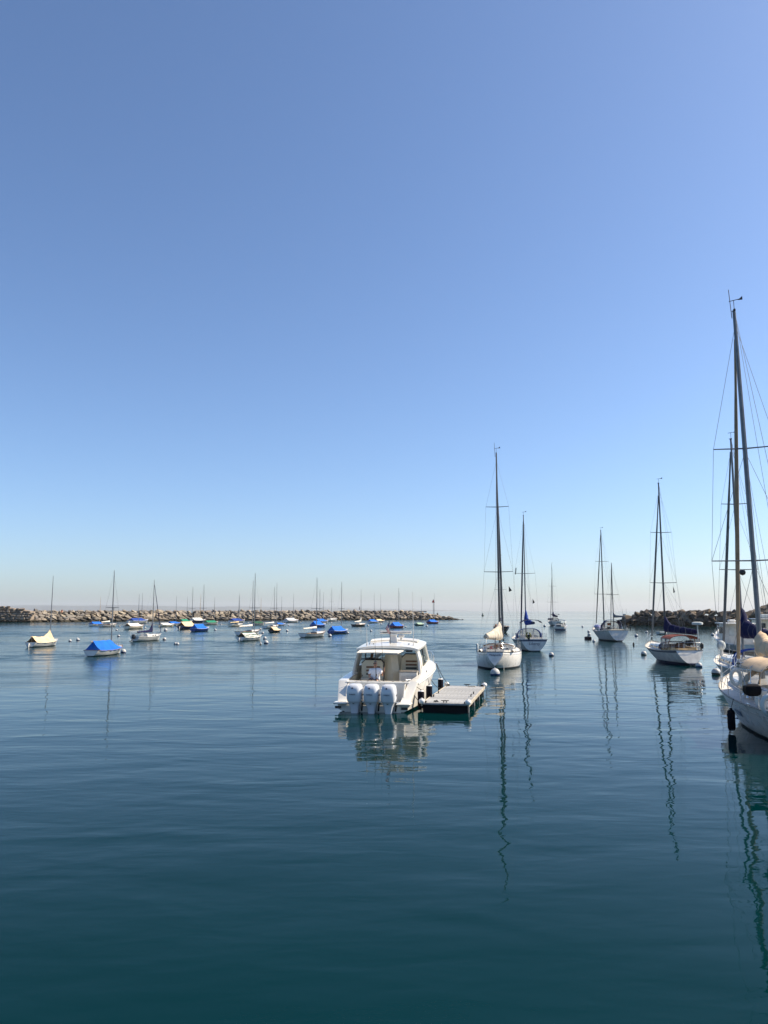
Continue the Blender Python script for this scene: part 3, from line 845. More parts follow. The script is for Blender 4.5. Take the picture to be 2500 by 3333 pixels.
# ------------------------------------------------------------------ moored dayboats over on the left
def tent(h, parent, m, t0, tmst, tfwd, ridge, aft_open, seed, zb=None, stripes=None):
    """boat cover hung over the boom like a ridge tent, running down to the foredeck ahead of the mast"""
    def f(a, b):
        t = t0 + (tfwd - t0) * a; u = 2 * b - 1
        e = h.edge(t, 1, 0.01, -0.03)
        if t < tmst: rz = ridge(a * (tfwd - t0) / (tmst - t0))
        else: rz = ridge(1.0) + (e.z + 0.06 - ridge(1.0)) * ((t - tmst) / (tfwd - tmst)) ** 0.8
        q = abs(u); z = rz + (e.z - 0.03 - rz) * q ** 0.92
        x = e.x * u; 
        z -= 0.10 * (rz - e.z) * math.sin(q * math.pi) * (1 + 0.8 * nz(a * 7, seed)) 
        x += 0.04 * nz(a * 9 + seed, u * 3); z += 0.05 * nz(a * 9, u * 3, seed) + 0.022 * math.sin(a * 30 + 5 * nz(a * 3, u, seed)) * q; z -= 0.05 * math.exp(-((q / 0.18) ** 2))
        return (x, e.y, z)
    mb = MB(); mb.sheet(f, 16, 12, 0.0)
    if stripes:
        for i in range(len(mb.f)): mb.m[i] = 1 if (i % 12) in (1, 3, 5, 6, 8, 10) and True else 0
    if not aft_open:
        g = [f(0.0, j / 12) for j in range(13)]
        ex = h.edge(max(0.0, t0 - 0.08), 1).y; low = min(p[2] for p in g)
        mb.add(g, [tuple(range(13))])
    return mb.build('boat_cover', [m, stripes] if stripes else m, parent, smooth=True, angle=50)

def small_boat(label, xl, xr, v, delta, hull_m, kind='tent', cover=None, mast=None, spread=None, name='daysailer', group='small boats on moorings', bt=0.72, ridge=0.85, aft_open=False, rho=0.37, fb=1.0, deck_m=None, seed=1, stay=False, bottom=None, stripe_m=None, cover2=None, jibm=None, rid_sag=0.0, rudder=True, tent_fwd=0.80, sp_hw=0.6, mast_m=None, boomrise=0.0):
    P0 = water((xl + xr) / 2, v); dist = P0.y; k = ppm(dist) * math.cos(0)
    va = math.atan2(P0.x, P0.y); az = va + R(delta); d = R(delta)
    sd, cd = abs(math.sin(d)), math.cos(d)
    wpx = xr - xl; Lb = wpx / k / (sd + bt * rho / 2 * cd + 0.02)
    us = xl + k * bt * rho * Lb / 2 * cd if delta >= 0 else xr - k * bt * rho * Lb / 2 * cd
    o = thing(name, label, 'boat', tuple(water(us, v)), az, group)
    s = Lb / 5.0
    h = Hull(Lb, Lb * rho, bt=bt, tm=0.45, p=2.3, fs=0.50 * s * fb, fm=0.44 * s * fb, fb=0.72 * s * fb, draft=0.28 * s, ks=-0.03, bow_rake=0.45 * s, stern_rake=-0.12 * s, e=0.42, ebow=0.8, boot=0.07 * s)
    dm = deck_m or gelw
    h.shell([hull_m, bottom or antifoul, stripe_m or hull_m], o, 14)
    h.deck(dm, o, 0.04, 0.58, 0.74, drop=0.03 * s)
    h.well(greyteak if kind != 'cabin' else gelw, o, 0.04, 0.58, 0.74, drop=0.03 * s, depth=0.36 * s, coam=0.03)
    h.rail(teak if seed % 2 else gelw, o, 0.022 * s)
    zb = h.sheer(0.3)
    if rudder and seed % 4 == 0:
        MB().box((0, -0.16 * s, 0.12 * s), (0.035, 0.28 * s, 0.62 * s), bev=0.01).build('rudder', hull_m if hull_m is not navyp else gelw, o)
    if mast:
        um, vt = mast
        tm_ = 0.64
        if abs(math.sin(d)) > 0.12:
            tm_ = min(0.72, max(0.55, ((um - us) / k) / (Lb * math.sin(d))))
        ym = h.yat(tm_, 0.5); wy = o.location.y + ym * math.cos(az)
        zt = z_at(vt, wy)
        mm = mast_m or (alug if seed % 5 else woodspar)
        spr = [(z_at(spread, wy), sp_hw * s)] if spread else []
        mst = rig(h, o, tm_, zt, mm, spr, r0=0.060 * s ** 0.5, r1=0.028, jib=jibm, jr=0.05, jib_top=0.93, backstay=False, wr=0.0045, base=h.sheer(tm_) - 0.1 * s, head=False, fore=stay or bool(jibm), lowers=False) if (spread or stay or jibm) else spar('mast', (0, ym, h.sheer(tm_) - 0.1 * s), (0, ym, zt), 0.060 * s ** 0.5, 0.028, mm, o)
    else: tm_ = 0.62
    ym = h.yat(tm_, 0.5)
    if kind == 'tent':
        hz = h.sheer(0.3) + ridge * 0.93 * s
        def rf(f, hz=hz): return hz * (1 - 0.02 * math.sin(f * 3.1)) - rid_sag * s * math.sin(f * math.pi) + boomrise * s * max(0, f - 0.55) ** 2 * 4.9
        tent(h, o, cover, 0.05, tm_, tent_fwd, rf, aft_open, seed, stripes=cover2)
        MB().tube([(0, -0.06 * s, rf(0) - 0.13), (0, ym, min(rf(0.9), rf(0.4)) - 0.17)], 0.035 * s, 8).build('boom', woodspar, o, smooth=True)
        if aft_open: MB().tube([(0, h.yat(0.055, .4), h.sheer(0.05) - 0.05), (0, h.yat(0.055, .4), rf(0) - 0.04)], 0.022, 6).build('boom_crutch', woodspar, o)
    elif kind == 'boom':
        cb = h.trunk(dm, o, 0.50, 0.80, 0.55, 0.20 * s, 0.10 * s, name='cuddy', drop=0.03 * s)
        bz = h.sheer(0.3) + ridge * s
        MB().tube([(0, 0.02 * s, bz), (0, ym, bz + 0.06)], 0.035 * s, 8).build('boom', woodspar, o, smooth=True)
        boom_cover('sail_cover', (0, ym - 0.02, bz + 0.07), (0, 0.08 * s, bz + 0.03), cover, o, 0.30 * s, 0.15 * s, 0.13 * s, seed)
        MB().tube([(0, 0.3 * s, h.sheer(0.05)), (0, 0.3 * s, bz)], 0.02, 6).build('boom_crutch', woodspar, o)
        MB().sheet(lambda a, b: ((2 * b - 1) * h.half(0.5) * 0.55, h.yat(0.38 + 0.14 * a, .4), h.sheer(0.45) + (0.20 - 0.12 * (2 * b - 1) ** 2) * s * (0.4 + 0.6 * a)), 5, 8, 0.02).build('companionway_hood', blackp, o, smooth=True)
    elif kind == 'cabin':
        cb = h.trunk(gelw, o, 0.34, 0.80, 0.62, 0.34 * s, 0.16 * s, drop=0.03 * s)
        h.ports(darkglass, cb, [(0.40, 0.52), (0.60, 0.72)])
        MB().box((0, h.yat(0.42, .5), h.sheer(0.42) + 0.36 * s), (0.5 * s, 0.6 * s, 0.06), bev=0.02).build('hatch', gelw, o)
        if cover is not None:
            bz = h.sheer(0.3) + ridge * s
            MB().tube([(0, 0.35 * s, bz), (0, ym, bz + 0.05)], 0.04, 8).build('boom', alug, o, smooth=True)
            boom_cover('sail_cover', (0, ym - 0.02, bz + 0.07), (0, 0.4 * s, bz + 0.03), cover, o, 0.36 * s, 0.18 * s, 0.14 * s, seed, up=0.75 * s)
    return o, h, s

B_ = small_boat
o, h, s = B_('cream canopied catboat lying nearest the stone wall', 82, 184, 2107, 34, gel, 'tent', c_cream, (172, 1874), bt=0.7, ridge=0.85, aft_open=True, seed=4, rid_sag=0.10, boomrise=0.75, name='catboat', tent_fwd=0.74, fb=1.05)
o, h, s = B_('white dinghy with bright blue tent cover and bow mooring ball, nearest on the left', 272, 397, 2137, 31, gel, 'tent', c_blue, (358, 1856), spread=1978, seed=3, ridge=0.95, stay=True, bt=0.76, stripe_m=gel, tent_fwd=0.86, sp_hw=0.62, fb=1.05, mast_m=alug)
for sd in (-0.18, 0.0, 0.2):
    MB().tube([(sd, h.yat(0.86, .6), h.sheer(0.86)), (sd * 1.1, h.yat(0.86, .6), h.sheer(0.86) + 0.34)], 0.018, 6).build('bow_post', gel, o)
o, h, s = B_('small white boat with mid blue cover, leftmost of those under the breakwater', 287, 335, 2038, 32, gel, 'tent', c_blue, (331, 1943), seed=5, ridge=0.62)
B_('white sloop with bare white boom, overlapping the leftmost small blue cover', 320, 378, 2041, 36, gelw, 'boom', c_white, (356, 1990), seed=7, ridge=0.55)
B_('white boat with royal blue cover lying behind the cream covered one', 412, 482, 2030, 36, gel, 'tent', c_royal, (461, 1929), seed=8, ridge=0.55, tent_fwd=0.84)
B_('cream boat with pale cream cover behind the outboard sloop', 401, 468, 2048, 34, gelc, 'tent', c_white, (449, 1933), seed=9, ridge=0.62, aft_open=True, tent_fwd=0.74)
# the cabin sloop with its outboard kicked up
o, h, s = B_('white cabin sloop with navy boom cover and a tilted outboard', 424, 524, 2088, 36, gel, 'cabin', c_navy, (494, 1887), name='cabin_sloop', seed=2, ridge=0.52, jibm=c_navy, fb=1.12, bt=0.7, mast_m=alug, rudder=False)
rails(h, o, 0.12, 0.80, 4, 0.42 * s, inset=0.05, stern=True, bow=True, r=0.011)
ob = MB()
ob.loft([[(x * w_, -0.25 * s + y * w_, z) for x, y in ((-1, -1), (1, -1), (1, 1), (-1, 1))] for w_, z in ((0.10 * s, 0.30 * s), (0.15 * s, 0.45 * s), (0.15 * s, 0.72 * s), (0.09 * s, 0.82 * s))])
ob.tube([(0, -0.28 * s, 0.38 * s), (0, -0.62 * s, 0.10 * s), (0, -0.82 * s, -0.02 * s)], [0.07 * s, 0.05 * s, 0.035 * s], 8)
pr = ob.build('outboard_motor', blackp, o, smooth=True)
MB().lathe([(0.03, -0.02), (0.12, 0.0), (0.03, 0.02)], (0, -0.90 * s, -0.02 * s), 8, axis='y').build('propeller', blackp, pr)
B_('cream open boat with pale cover just beyond the leaning furled jib', 512, 567, 2041, 36, gelc, 'tent', c_white, None, seed=12, ridge=0.50, aft_open=False, tent_fwd=0.72)
B_('boat with mid blue cover between the cream boat and the green cover', 541, 592, 2036, 34, gelw, 'tent', c_blue, (551, 1939), seed=13, ridge=0.50, tent_fwd=0.84)
B_('boat with bright green cover against the breakwater rocks', 579, 627, 2030, 34, greenp, 'tent', c_green, (583, 1942), seed=14, ridge=0.72)
B_('navy hulled boat with pale grey cover beside the bright green one', 612, 671, 2028, 32, navyp, 'tent', c_grey, (652, 1933), seed=15, ridge=0.62, deck_m=gel)
B_('navy hulled boat with pale peach tent cover', 575, 640, 2048, 30, navyp, 'tent', c_cream, (627, 1910), seed=16, ridge=0.82, aft_open=True, deck_m=gel, spread=1981, stay=False)
B_('blue hulled boat with bright blue tent cover in front of the peach tent', 617, 682, 2056, 31, bluep, 'tent', c_blue, (660, 1902), seed=18, ridge=0.88, deck_m=gel, spread=1980)
B_('white boat with faded green cover right of the blue hulled one', 658, 711, 2034, 33, gelw, 'tent', c_green, (698, 1943), seed=19, ridge=0.52, tent_fwd=0.82)
B_('white boat with navy blue cover against the rocks, left of the white boom sloop', 742, 799, 2028, 35, gel, 'tent', c_royal, (779, 1931), seed=21, ridge=0.55)
B_('cream open sloop in front of the navy blue covered white boat', 740, 791, 2040, 34, gelc, 'boom', c_cream, (777, 1938), seed=22, ridge=0.45)
B_('white daysailer with white boom cover, half hidden by the striped tent', 763, 848, 2068, 34, gel, 'boom', c_white, (822, 1890), seed=23, ridge=0.70, fb=1.0)
B_('white boat under a green and white striped tent', 768, 854, 2087, 33, gel, 'tent', c_white, (827, 1865), spread=1979, seed=24, ridge=0.78, aft_open=True, cover2=pm('green_stripe', (0.05, 0.10, 0.08), 0.85, 0.1), tent_fwd=0.82, sp_hw=0.8)
B_('pale hulled boat with dark green cover behind the striped tent', 814, 862, 2035, 36, gelw, 'tent', c_dgreen, (849, 1943), seed=25, ridge=0.55, tent_fwd=0.86)
B_('white sloop with boom cover behind the dark hulled cream tent', 852, 908, 2046, 34, gel, 'boom', c_white, (892, 1909), spread=1980, seed=26, ridge=0.62, sp_hw=0.9)
B_('dark brown hulled boat with cream tent cover', 872, 915, 2059, 25, blackp, 'tent', c_cream, (895, 1896), seed=27, ridge=0.88, aft_open=True, deck_m=gel)
B_('white boat with blue cover peeping out right of the cream tent', 893, 930, 2037.5, 30, gel, 'tent', c_blue, (916, 1941), seed=28, ridge=0.52)
B_('white boat with silver white cover close to the rocks', 920, 974, 2027, 34, gel, 'tent', c_silver, (956, 1930), seed=29, ridge=0.62, deck_m=gel)
B_('white daysailer with white boom cover and dark hood, right of centre field', 971, 1062, 2075, 34, gelw, 'boom', c_white, (1031, 1879), spread=1981, seed=31, ridge=0.62, sp_hw=0.8)
B_('blue hulled boat with blue cover behind the white daysailer', 1007, 1062, 2042, 30, bluep, 'tent', c_blue, (1041, 1916), seed=32, ridge=0.85, deck_m=gel, spread=1981)
B_('white boat with blue cover, farther in behind the blue hulled pair', 1020, 1071, 2029, 33, gel, 'tent', c_blue, (1053, 1928), seed=33, ridge=0.62, deck_m=gel)
B_('white cabin boat nearest the breakwater rocks in the middle', 1050, 1099, 2023, 36, gel, 'cabin', None, (1071, 1913), spread=1959, seed=34, stay=True, name='cabin_sloop')
B_('bright blue hulled boat with blue cover just left of the motor cruiser', 1064, 1135, 2064, 32, bluep, 'tent', c_blue, (1112, 1893), spread=1981, seed=36, ridge=0.85, deck_m=gel)
B_('dark hulled sloop with white top above the cruiser hardtop', 1142, 1192, 2040, 32, blackp, 'cabin', c_white, (1176, 1918), seed=37, ridge=0.60, deck_m=gel)
B_('white boat with blue cover, left one of two rafted by the rocks', 1194, 1235, 2028.5, 34, gel, 'tent', c_blue, (1219, 1929), seed=38, ridge=0.70)
B_('white boat with cream cover tucked behind a blue one by the rocks', 1218, 1254, 2025.5, 34, gel, 'tent', c_cream, (1236, 1933), seed=39, ridge=0.65)
B_('red hulled boat with blue tent, above the cruiser flag', 1266, 1317, 2045, 30, redp, 'tent', c_blue, (1299, 1913), seed=41, ridge=0.88, deck_m=gel, stay=True)
B_('small dark boat with pale green cover near the breakwater head', 1348, 1382, 2037, 30, greenp, 'tent', c_pgreen, (1372, 1944), seed=42, ridge=0.62)
B_('red hulled boat with blue cover under the red daymark', 1387, 1430, 2030.5, 32, redp, 'tent', c_blue, (1415, 1931), seed=43, ridge=0.70, deck_m=gel)
# ------------------------------------------------------------------ cruising yachts on the right
def lettering(body, size, m, parent, h, zf, dy=-0.012, shear=0.0, dx=0.0):
    z = h.fs * zf
    sl = math.atan2(h.stern_rake, h.fs)
    return text_mesh('lettering', body, size, m, parent, (dx, h.yat(0, z) + dy, z), (R(90) + sl, 0, 0), shear=shear)
def bow_ball(): pass

# -- the white double-ended looking sloop, stern on
P = water(1612, 2180); az = R(12)
s1 = thing('sailing_yacht', 'round sterned white sloop with cream sail cover, stern on in mid water', 'sailboat', tuple(P), az, 'cruising yachts on moorings')
h = Hull(10.6, 3.62, bt=0.37, tm=0.46, p=2.1, fs=1.20, fm=1.08, fb=1.45, draft=0.9, ks=0.30, bow_rake=1.5, stern_rake=-0.55, e=0.24, ebow=0.7, tumble=0.18, boot=0.10, es=0.75)
h.shell([gel, antifoul, gel], s1, 22)
h.deck(nonskid, s1, 0.10, 0.36, 0.60); h.well(gel, s1, 0.10, 0.36, 0.60, depth=0.55, coam=0.16)
h.rail(blackp, s1, 0.030, 'toe_rail')
for side in (-1, 1):   # fine cove line
    MB().tube([Vector((side * (h.xat(t, h.sheer(t) - 0.17) + 0.004), h.yat(t, h.sheer(t) - 0.17), h.sheer(t) - 0.17)) for t in [i / 20 for i in range(20)]], 0.008, 5).build('cove_stripe', navyp, s1)
cb = h.trunk(gel, s1, 0.37, 0.76, 0.66, 0.52, 0.30)
h.ports(darkglass, cb, [(0.12, 0.30), (0.38, 0.56), (0.64, 0.78)])
zc = h.sheer(0.36); yc = h.yat(0.37, zc) - 0.02; wc = h.half(0.5) * 0.64
MB().slab([(-0.34, yc, zc - 0.45), (0.34, yc, zc - 0.45), (0.34, yc, zc + 0.48), (-0.34, yc, zc + 0.48)], 0.03).build('companionway_door', teak, cb)
for k in range(4): MB().box((0.18, yc - 0.06, zc - 0.40 + k * 0.16), (0.34, 0.05, 0.05)).build('step', teak, cb)
MB().tube([(-wc, yc - 0.02, zc + 0.36), (-wc * 0.6, yc - 0.02, zc + 0.50), (0, yc - 0.02, zc + 0.56), (wc * 0.6, yc - 0.02, zc + 0.50), (wc, yc - 0.02, zc + 0.36)], 0.035, 6).build('roof_trim', teak, cb, smooth=True)
for sx in (-0.72, 0.66):
    MB().lathe([(0.10, 0), (0.10, 0.03), (0.085, 0.035)], (sx, yc - 0.03, zc + 0.12), 14, axis='y').build('compass', blackp, cb)
MB().slab([(-0.62, yc - 0.05, zc - 0.15), (-0.40, yc - 0.05, zc - 0.15), (-0.40, yc - 0.05, zc + 0.35), (-0.62, yc - 0.05, zc + 0.35)], 0.04).build('washboard', pm('red_cloth', (0.42, 0.07, 0.05), 0.8), cb)
wheel(s1, (0.12, h.yat(0.17, 1), 1.28), 0.44, steel)
for sd in (-1, 1):
    winch(s1, (sd * 1.05, h.yat(0.26, 1), h.sheer(0.26) + 0.12)); winch(s1, (sd * 1.0, h.yat(0.34, 1), h.sheer(0.34) + 0.12))
rails(h, s1, 0.10, 0.86, 6, 0.62)
yd = P.y + 5.6; ztop = z_at(1478, yd)
rig(h, s1, 0.55, ztop, alu, [(z_at(1862, yd), 1.10), (z_at(1651, yd), 0.88)], r0=0.105, r1=0.07, jib=alug, jib_top=0.90, jr=0.085, antenna=0.9, base=h.sheer(0.55) + 0.3, wr=0.006)
ym = h.yat(0.55, 1)
be = Vector((-0.70, ym - 4.0, 2.12)); bs = Vector((0, ym - 0.1, 2.35))
MB().tube([bs, be], 0.06, 8).build('boom', alu, s1, smooth=True)
boom_cover('sail_cover', tuple(bs), tuple(be), sailcl, s1, 0.72, 0.38, 0.30, 3, tail=0.45, up=0.22)
MB().tube([(-0.02, h.yat(0.08, 1), 1.15), (-0.02, h.yat(0.08, 1), 2.1)], 0.03, 8).build('flag_staff', alu, s1)
for sx in (-1, 1):
    MB().sheet(lambda a, b: (sx * (1.15 + 0.10 * math.sin(b * 6.28)), h.yat(0.12 + 0.16 * a, 1), h.sheer(0.2) + 0.10 + 0.10 * math.cos(b * 6.28) + 0.02 * nz(a * 6, b * 5)), 8, 10, 0).build('bundled_cushion', c_white, s1, smooth=True)
MB().box((-1.28, h.yat(0.09, 1), h.sheer(0.09) + 0.28), (0.16, 0.22, 0.6), bev=0.05).build('locker_bag', c_grey, s1)
line_('painter', [h.edge(0.0, 1, -0.05), (0.62, -0.42, -0.05)], 0.018, rope_w, s1)
line_('stern_rope', [h.edge(0.03, 1, 0.62, 0.06), h.edge(0.16, 1, 0.1, 0.05)], 0.014, rope_w, s1)
line_('stern_rope', [h.edge(0.03, -1, 0.62, 0.06), (-0.68, ym - 4.0, 2.1)], 0.012, rope_w, s1)
lettering('Malagueña', 0.20, navyp, s1, h, 0.84, shear=0.3)
MB().slab([(0.75, ym + 0.3, 5.9), (0.75, ym + 0.3, 5.45), (0.98, ym + 0.25, 5.55)], 0.01).build('pennant', cloth_d, s1)

# -- dark hulled sloop beyond it
P = water(1632, 2060); s1b = thing('sailing_yacht', 'dark hulled sloop hidden behind the cream sail cover', 'sailboat', tuple(P), R(8.5), 'cruising yachts on moorings')
h = Hull(9.5, 3.1, bt=0.8, fs=1.15, fm=1.0, fb=1.4, ks=-0.05)
h.shell([blackp, antifoul, navyp], s1b, 14); h.deck(nonskid, s1b, 0.06, 0.34, 0.6); h.well(gelw, s1b, 0.06, 0.34, 0.6); h.rail(teak, s1b, 0.03)
cb = h.trunk(gelw, s1b, 0.36, 0.75, 0.6, 0.42, 0.25); h.ports(darkglass, cb, [(0.15, 0.5)])
rails(h, s1b, 0.1, 0.85, 5, 0.6); yd = P.y + 5.4
rig(h, s1b, 0.57, z_at(1815, yd), alu, [(z_at(1919, yd), 1.12)], jib=alug, jr=0.07, wr=0.006)
ym = h.yat(0.57, 1); MB().tube([(0, ym, 2.2), (0, ym - 3.6, 2.2)], 0.06, 8).build('boom', alu, s1b)
boom_cover('sail_cover', (0, ym - 0.1, 2.28), (0, ym - 3.5, 2.25), c_navy, s1b, 0.6, 0.25, 0.18, 8)
MB().lathe([(0.02, -0.25), (0.16, -0.2), (0.18, 0), (0.16, 0.2), (0.02, 0.25)], (-1.0, 0.3, 1.35), 10).build('orange_life_ring', pm('orange_plastic', (0.6, 0.22, 0.04), 0.6), s1b)

# -- navy striped sloop with blue canvas
P = water(1739, 2121); s2 = thing('sailing_yacht', 'white sloop with blue bimini and spray hood, behind the round sterned one', 'sailboat', tuple(P), R(2.5), 'cruising yachts on moorings')
h = Hull(9.8, 3.25, bt=0.83, tm=0.45, fs=1.22, fm=1.10, fb=1.45, draft=0.5, ks=-0.06, bow_rake=1.1, stern_rake=-0.25, boot=0.12, stripe=(0.80, 0.93))
h.shell([gelw, antifoul, navyp], s2, 18, True); h.deck(nonskid, s2, 0.05, 0.36, 0.62); h.well(gel, s2, 0.05, 0.36, 0.62, coam=0.22); h.rail(gel, s2, 0.03)
cb = h.trunk(gel, s2, 0.37, 0.76, 0.64, 0.48, 0.28); h.ports(darkglass, cb, [(0.12, 0.34), (0.42, 0.64)])
zc = h.sheer(0.36); yc = h.yat(0.37, zc)
MB().slab([(-0.32, yc - 0.03, zc - 0.4), (0.32, yc - 0.03, zc - 0.4), (0.32, yc - 0.03, zc + 0.42), (-0.32, yc - 0.03, zc + 0.42)], 0.03).build('companionway_door', teak, cb)
dodger(h, s2, c_royal, yc - 0.5, yc + 1.0, 1.22, zc + 0.1, 1.05)
for sd in (-1, 1): MB().sheet(lambda a, b: (sd * (1.32 + 0.02 * nz(a * 5, b)), yc - 0.6 + a * 0.9, zc + 0.0 + b * 0.62), 4, 4, 0.015).build('weather_cloth', c_royal, s2, smooth=True)
canopy('bimini', s2, c_navy, 1.10, yc - 2.4, yc - 0.9, 2.95, 0.16, 0.12); hoops(s2, steel, 1.12, [(yc - 2.35, yc - 1.7), (yc - 1.6, yc - 1.6), (yc - 0.95, yc - 1.5)], 2.95, zc + 0.1)
wheel(s2, (0.1, h.yat(0.16, 1), 1.5), 0.42, steel)
rails(h, s2, 0.08, 0.88, 6, 0.60)
hs = MB(); hs.tube([(-0.55 + 0.2 * math.cos(a), -0.05, 1.62 + 0.26 * math.sin(a)) for a in [0.6 * math.pi + 1.8 * math.pi * i / 12 - 0.1 for i in range(13)]], 0.07, 8)
hs.build('horseshoe_buoy', pm('yellow_green_foam', (0.20, 0.19, 0.05), 0.7), s2, smooth=True)
MB().box((-0.52, -0.02, 1.42), (0.24, 0.18, 0.5), bev=0.05).build('outboard_bracket', blackp, s2)
yd = P.y + 5.7
rig(h, s2, 0.58, z_at(1680, yd), alug, [(z_at(1867, yd), 1.10)], r0=0.09, r1=0.06, jib=c_navy, jib_top=0.985, jr=0.085, base=zc + 0.35, wr=0.006)
ym = h.yat(0.58, 1); MB().tube([(0, ym, 2.6), (0.35, ym - 3.4, 2.75)], 0.06, 8).build('boom', alug, s2, smooth=True)
boom_cover('sail_cover', (0, ym - 0.05, 2.68), (0.35, ym - 3.3, 2.75), c_royal, s2, 0.85, 0.26, 0.24, 6, tail=0.1, up=0.75)
lettering('Liberty', 0.38, navyp, s2, h, 0.63, shear=0.35); 
MB().slab([(0.75, ym - 0.1, 5.3), (0.75, ym - 0.1, 4.75), (0.98, ym - 0.1, 4.9)], 0.01).build('pennant', cloth_d, s2)
MB().tube([(-1.0, ym - 0.1, 7.9), (-0.93, ym - 0.1, 8.6)], 0.05, 6).build('radar_reflector', blackp, s2)

# -- far sloop at the harbour mouth
P = water(1812, 2037); s3 = thing('sailing_yacht', 'far white sloop with navy boom cover at the harbour mouth', 'sailboat', tuple(P), R(3), 'cruising yachts on moorings')
h = Hull(10, 3.2, bt=0.8, fs=1.2, fm=1.05, fb=1.5, ks=-0.05)
h.shell([gel, antifoul, navyp], s3, 14); h.deck(nonskid, s3, 0.06, 0.34, 0.6); h.well(gelw, s3, 0.06, 0.34, 0.6); h.rail(gel, s3, 0.03)
cb = h.trunk(gelw, s3, 0.36, 0.75, 0.6, 0.42, 0.25); h.ports(darkglass, cb, [(0.15, 0.5)])
rails(h, s3, 0.1, 0.85, 5, 0.6); yd = P.y + 5.6
rig(h, s3, 0.57, z_at(1838, yd), alu, [(z_at(1960, yd), 1.5), (z_at(1908, yd), 1.1)], jib=alug, jr=0.09, jib_top=0.80, r0=0.11, wr=0.006)
ym = h.yat(0.57, 1); MB().tube([(0, ym, 2.5), (0.6, ym - 3.4, 2.4)], 0.07, 8).build('boom', alu, s3)
boom_cover('sail_cover', (0, ym - 0.05, 2.5), (0.6, ym - 3.4, 2.4), c_navy, s3, 0.95, 0.45, 0.26, 8, up=0.7)
dodger(h, s3, c_navy, 3.2, 4.4, 1.2, 1.2, 1.0); canopy('bimini', s3, c_navy, 1.15, 0.7, 2.7, 3.05, 0.12); hoops(s3, steel, 1.15, [(0.8, 1.5), (2.6, 1.8)], 3.05, 1.2)
MB().box((-0.4, 7.4, 1.75), (1.6, 1.2, 0.5), bev=0.2).build('deck_dinghy', c_navy, s3)

# -- small motor cruiser in front of it
P = water(1820, 2051.5); m2 = thing('motorboat', 'small white motorboat with navy canopy before the far sloop', 'motorboat', tuple(P), R(22))
h = Hull(6.4, 2.5, bt=0.92, tm=0.4, p=2.4, fs=0.72, fm=0.85, fb=1.15, ks=-0.2, stern_rake=0.0, bow_rake=0.9, boot=0.34, e=0.3)
h.shell([gel, navyp, gel], m2, 14); h.deck(gel, m2, 0.04, 0.45, 0.75); h.well(gelc, m2, 0.04, 0.45, 0.75, depth=0.4); h.rail(gel, m2, 0.03)
MB().box((-0.1, 0.05, 0.95), (1.35, 0.35, 0.5), bev=0.08).build('engine_box', gel, m2)
MB().box((-0.05, -0.14, 0.98), (0.95, 0.03, 0.3)).build('engine_vent', navyp, m2)
for pq in (((-1.0, 2.6, 0.85), (-0.85, 3.4, 0.95), (-0.75, 2.9, 1.5), (-0.9, 2.5, 1.45)), ((-0.85, 3.4, 0.95), (0.85, 3.4, 0.95), (0.75, 2.9, 1.5), (-0.75, 2.9, 1.5)), ((0.85, 3.4, 0.95), (1.0, 2.6, 0.85), (0.9, 2.5, 1.45), (0.75, 2.9, 1.5))):
    MB().slab(pq, 0.012).build('windscreen_pane', tinted, m2)
canopy('bimini', m2, c_navy, 1.05, 1.2, 2.9, 2.0, 0.1); hoops(m2, steel, 1.05, [(1.25, 2.0), (2.8, 2.1)], 2.0, 0.85)
for sx in (-0.5, 0.5): MB().box((sx, 2.2, 1.05), (0.5, 0.5, 0.7), bev=0.1).build('seat', gel, m2)

# -- ketch
P = water(2014, 2088); s4 = thing('ketch', 'white two masted ketch with navy spray hood and stern pole', 'sailboat', tuple(P), R(0.5), 'cruising yachts on moorings')
h = Hull(11.2, 3.5, bt=0.76, tm=0.46, fs=1.45, fm=1.25, fb=1.75, ks=-0.02, bow_rake=1.2, stern_rake=-0.45, draft=0.6, boot=0.16)
h.shell([gelw, antifoul, gelw], s4, 18); h.deck(nonskid, s4, 0.04, 0.34, 0.62); h.well(gelc, s4, 0.04, 0.34, 0.62, coam=0.22); h.rail(greyteak, s4, 0.03)
cb = h.trunk(gel, s4, 0.35, 0.78, 0.64, 0.5, 0.3); h.ports(darkglass, cb, [(0.1, 0.3), (0.4, 0.6), (0.68, 0.8)])
zc = h.sheer(0.35); yc = h.yat(0.35, zc)
dodger(h, s4, c_navy, yc - 0.9, yc + 1.0, 1.32, zc + 0.15, 1.25)
canopy('bimini', s4, c_navy, 1.15, yc - 1.4, yc - 0.4, zc + 1.42, 0.12, 0.25); hoops(s4, steel, 1.15, [(yc - 1.35, yc - 1.8), (yc - 0.5, yc - 1.1)], zc + 1.42, zc + 0.1)
MB().box((-0.25, yc - 0.2, zc + 0.25), (0.45, 0.06, 0.75)).build('companionway_door', blackp, cb)
MB().box((-0.1, yc + 0.1, zc + 0.95), (0.5, 0.05, 0.32)).build('folded_cloth', cloth_r, s4)
for sd in (-1, 1): MB().box((sd * 0.95, yc - 1.5, zc + 0.05), (0.4, 1.4, 0.22), bev=0.06).build('cockpit_cushion', gelc, s4)
rails(h, s4, 0.08, 0.88, 7, 0.62)
di = MB(); di.loft([[(-0.9 + 0.02 * q + w_ * math.cos(a), 7.2 + yy, h.sheer(0.65) + 0.45 + w_ * 0.7 * math.sin(a)) for a in [2 * math.pi * j / 10 for j in range(10)]] for q, (yy, w_) in enumerate(((-0.9, 0.15), (-0.6, 0.38), (0.2, 0.42), (0.7, 0.3), (0.95, 0.1)))])
di.build('deck_dinghy', c_lav, s4, smooth=True)
wheel(s4, (0, h.yat(0.12, 1), 1.7), 0.42, steel)
yd = P.y + 7.0
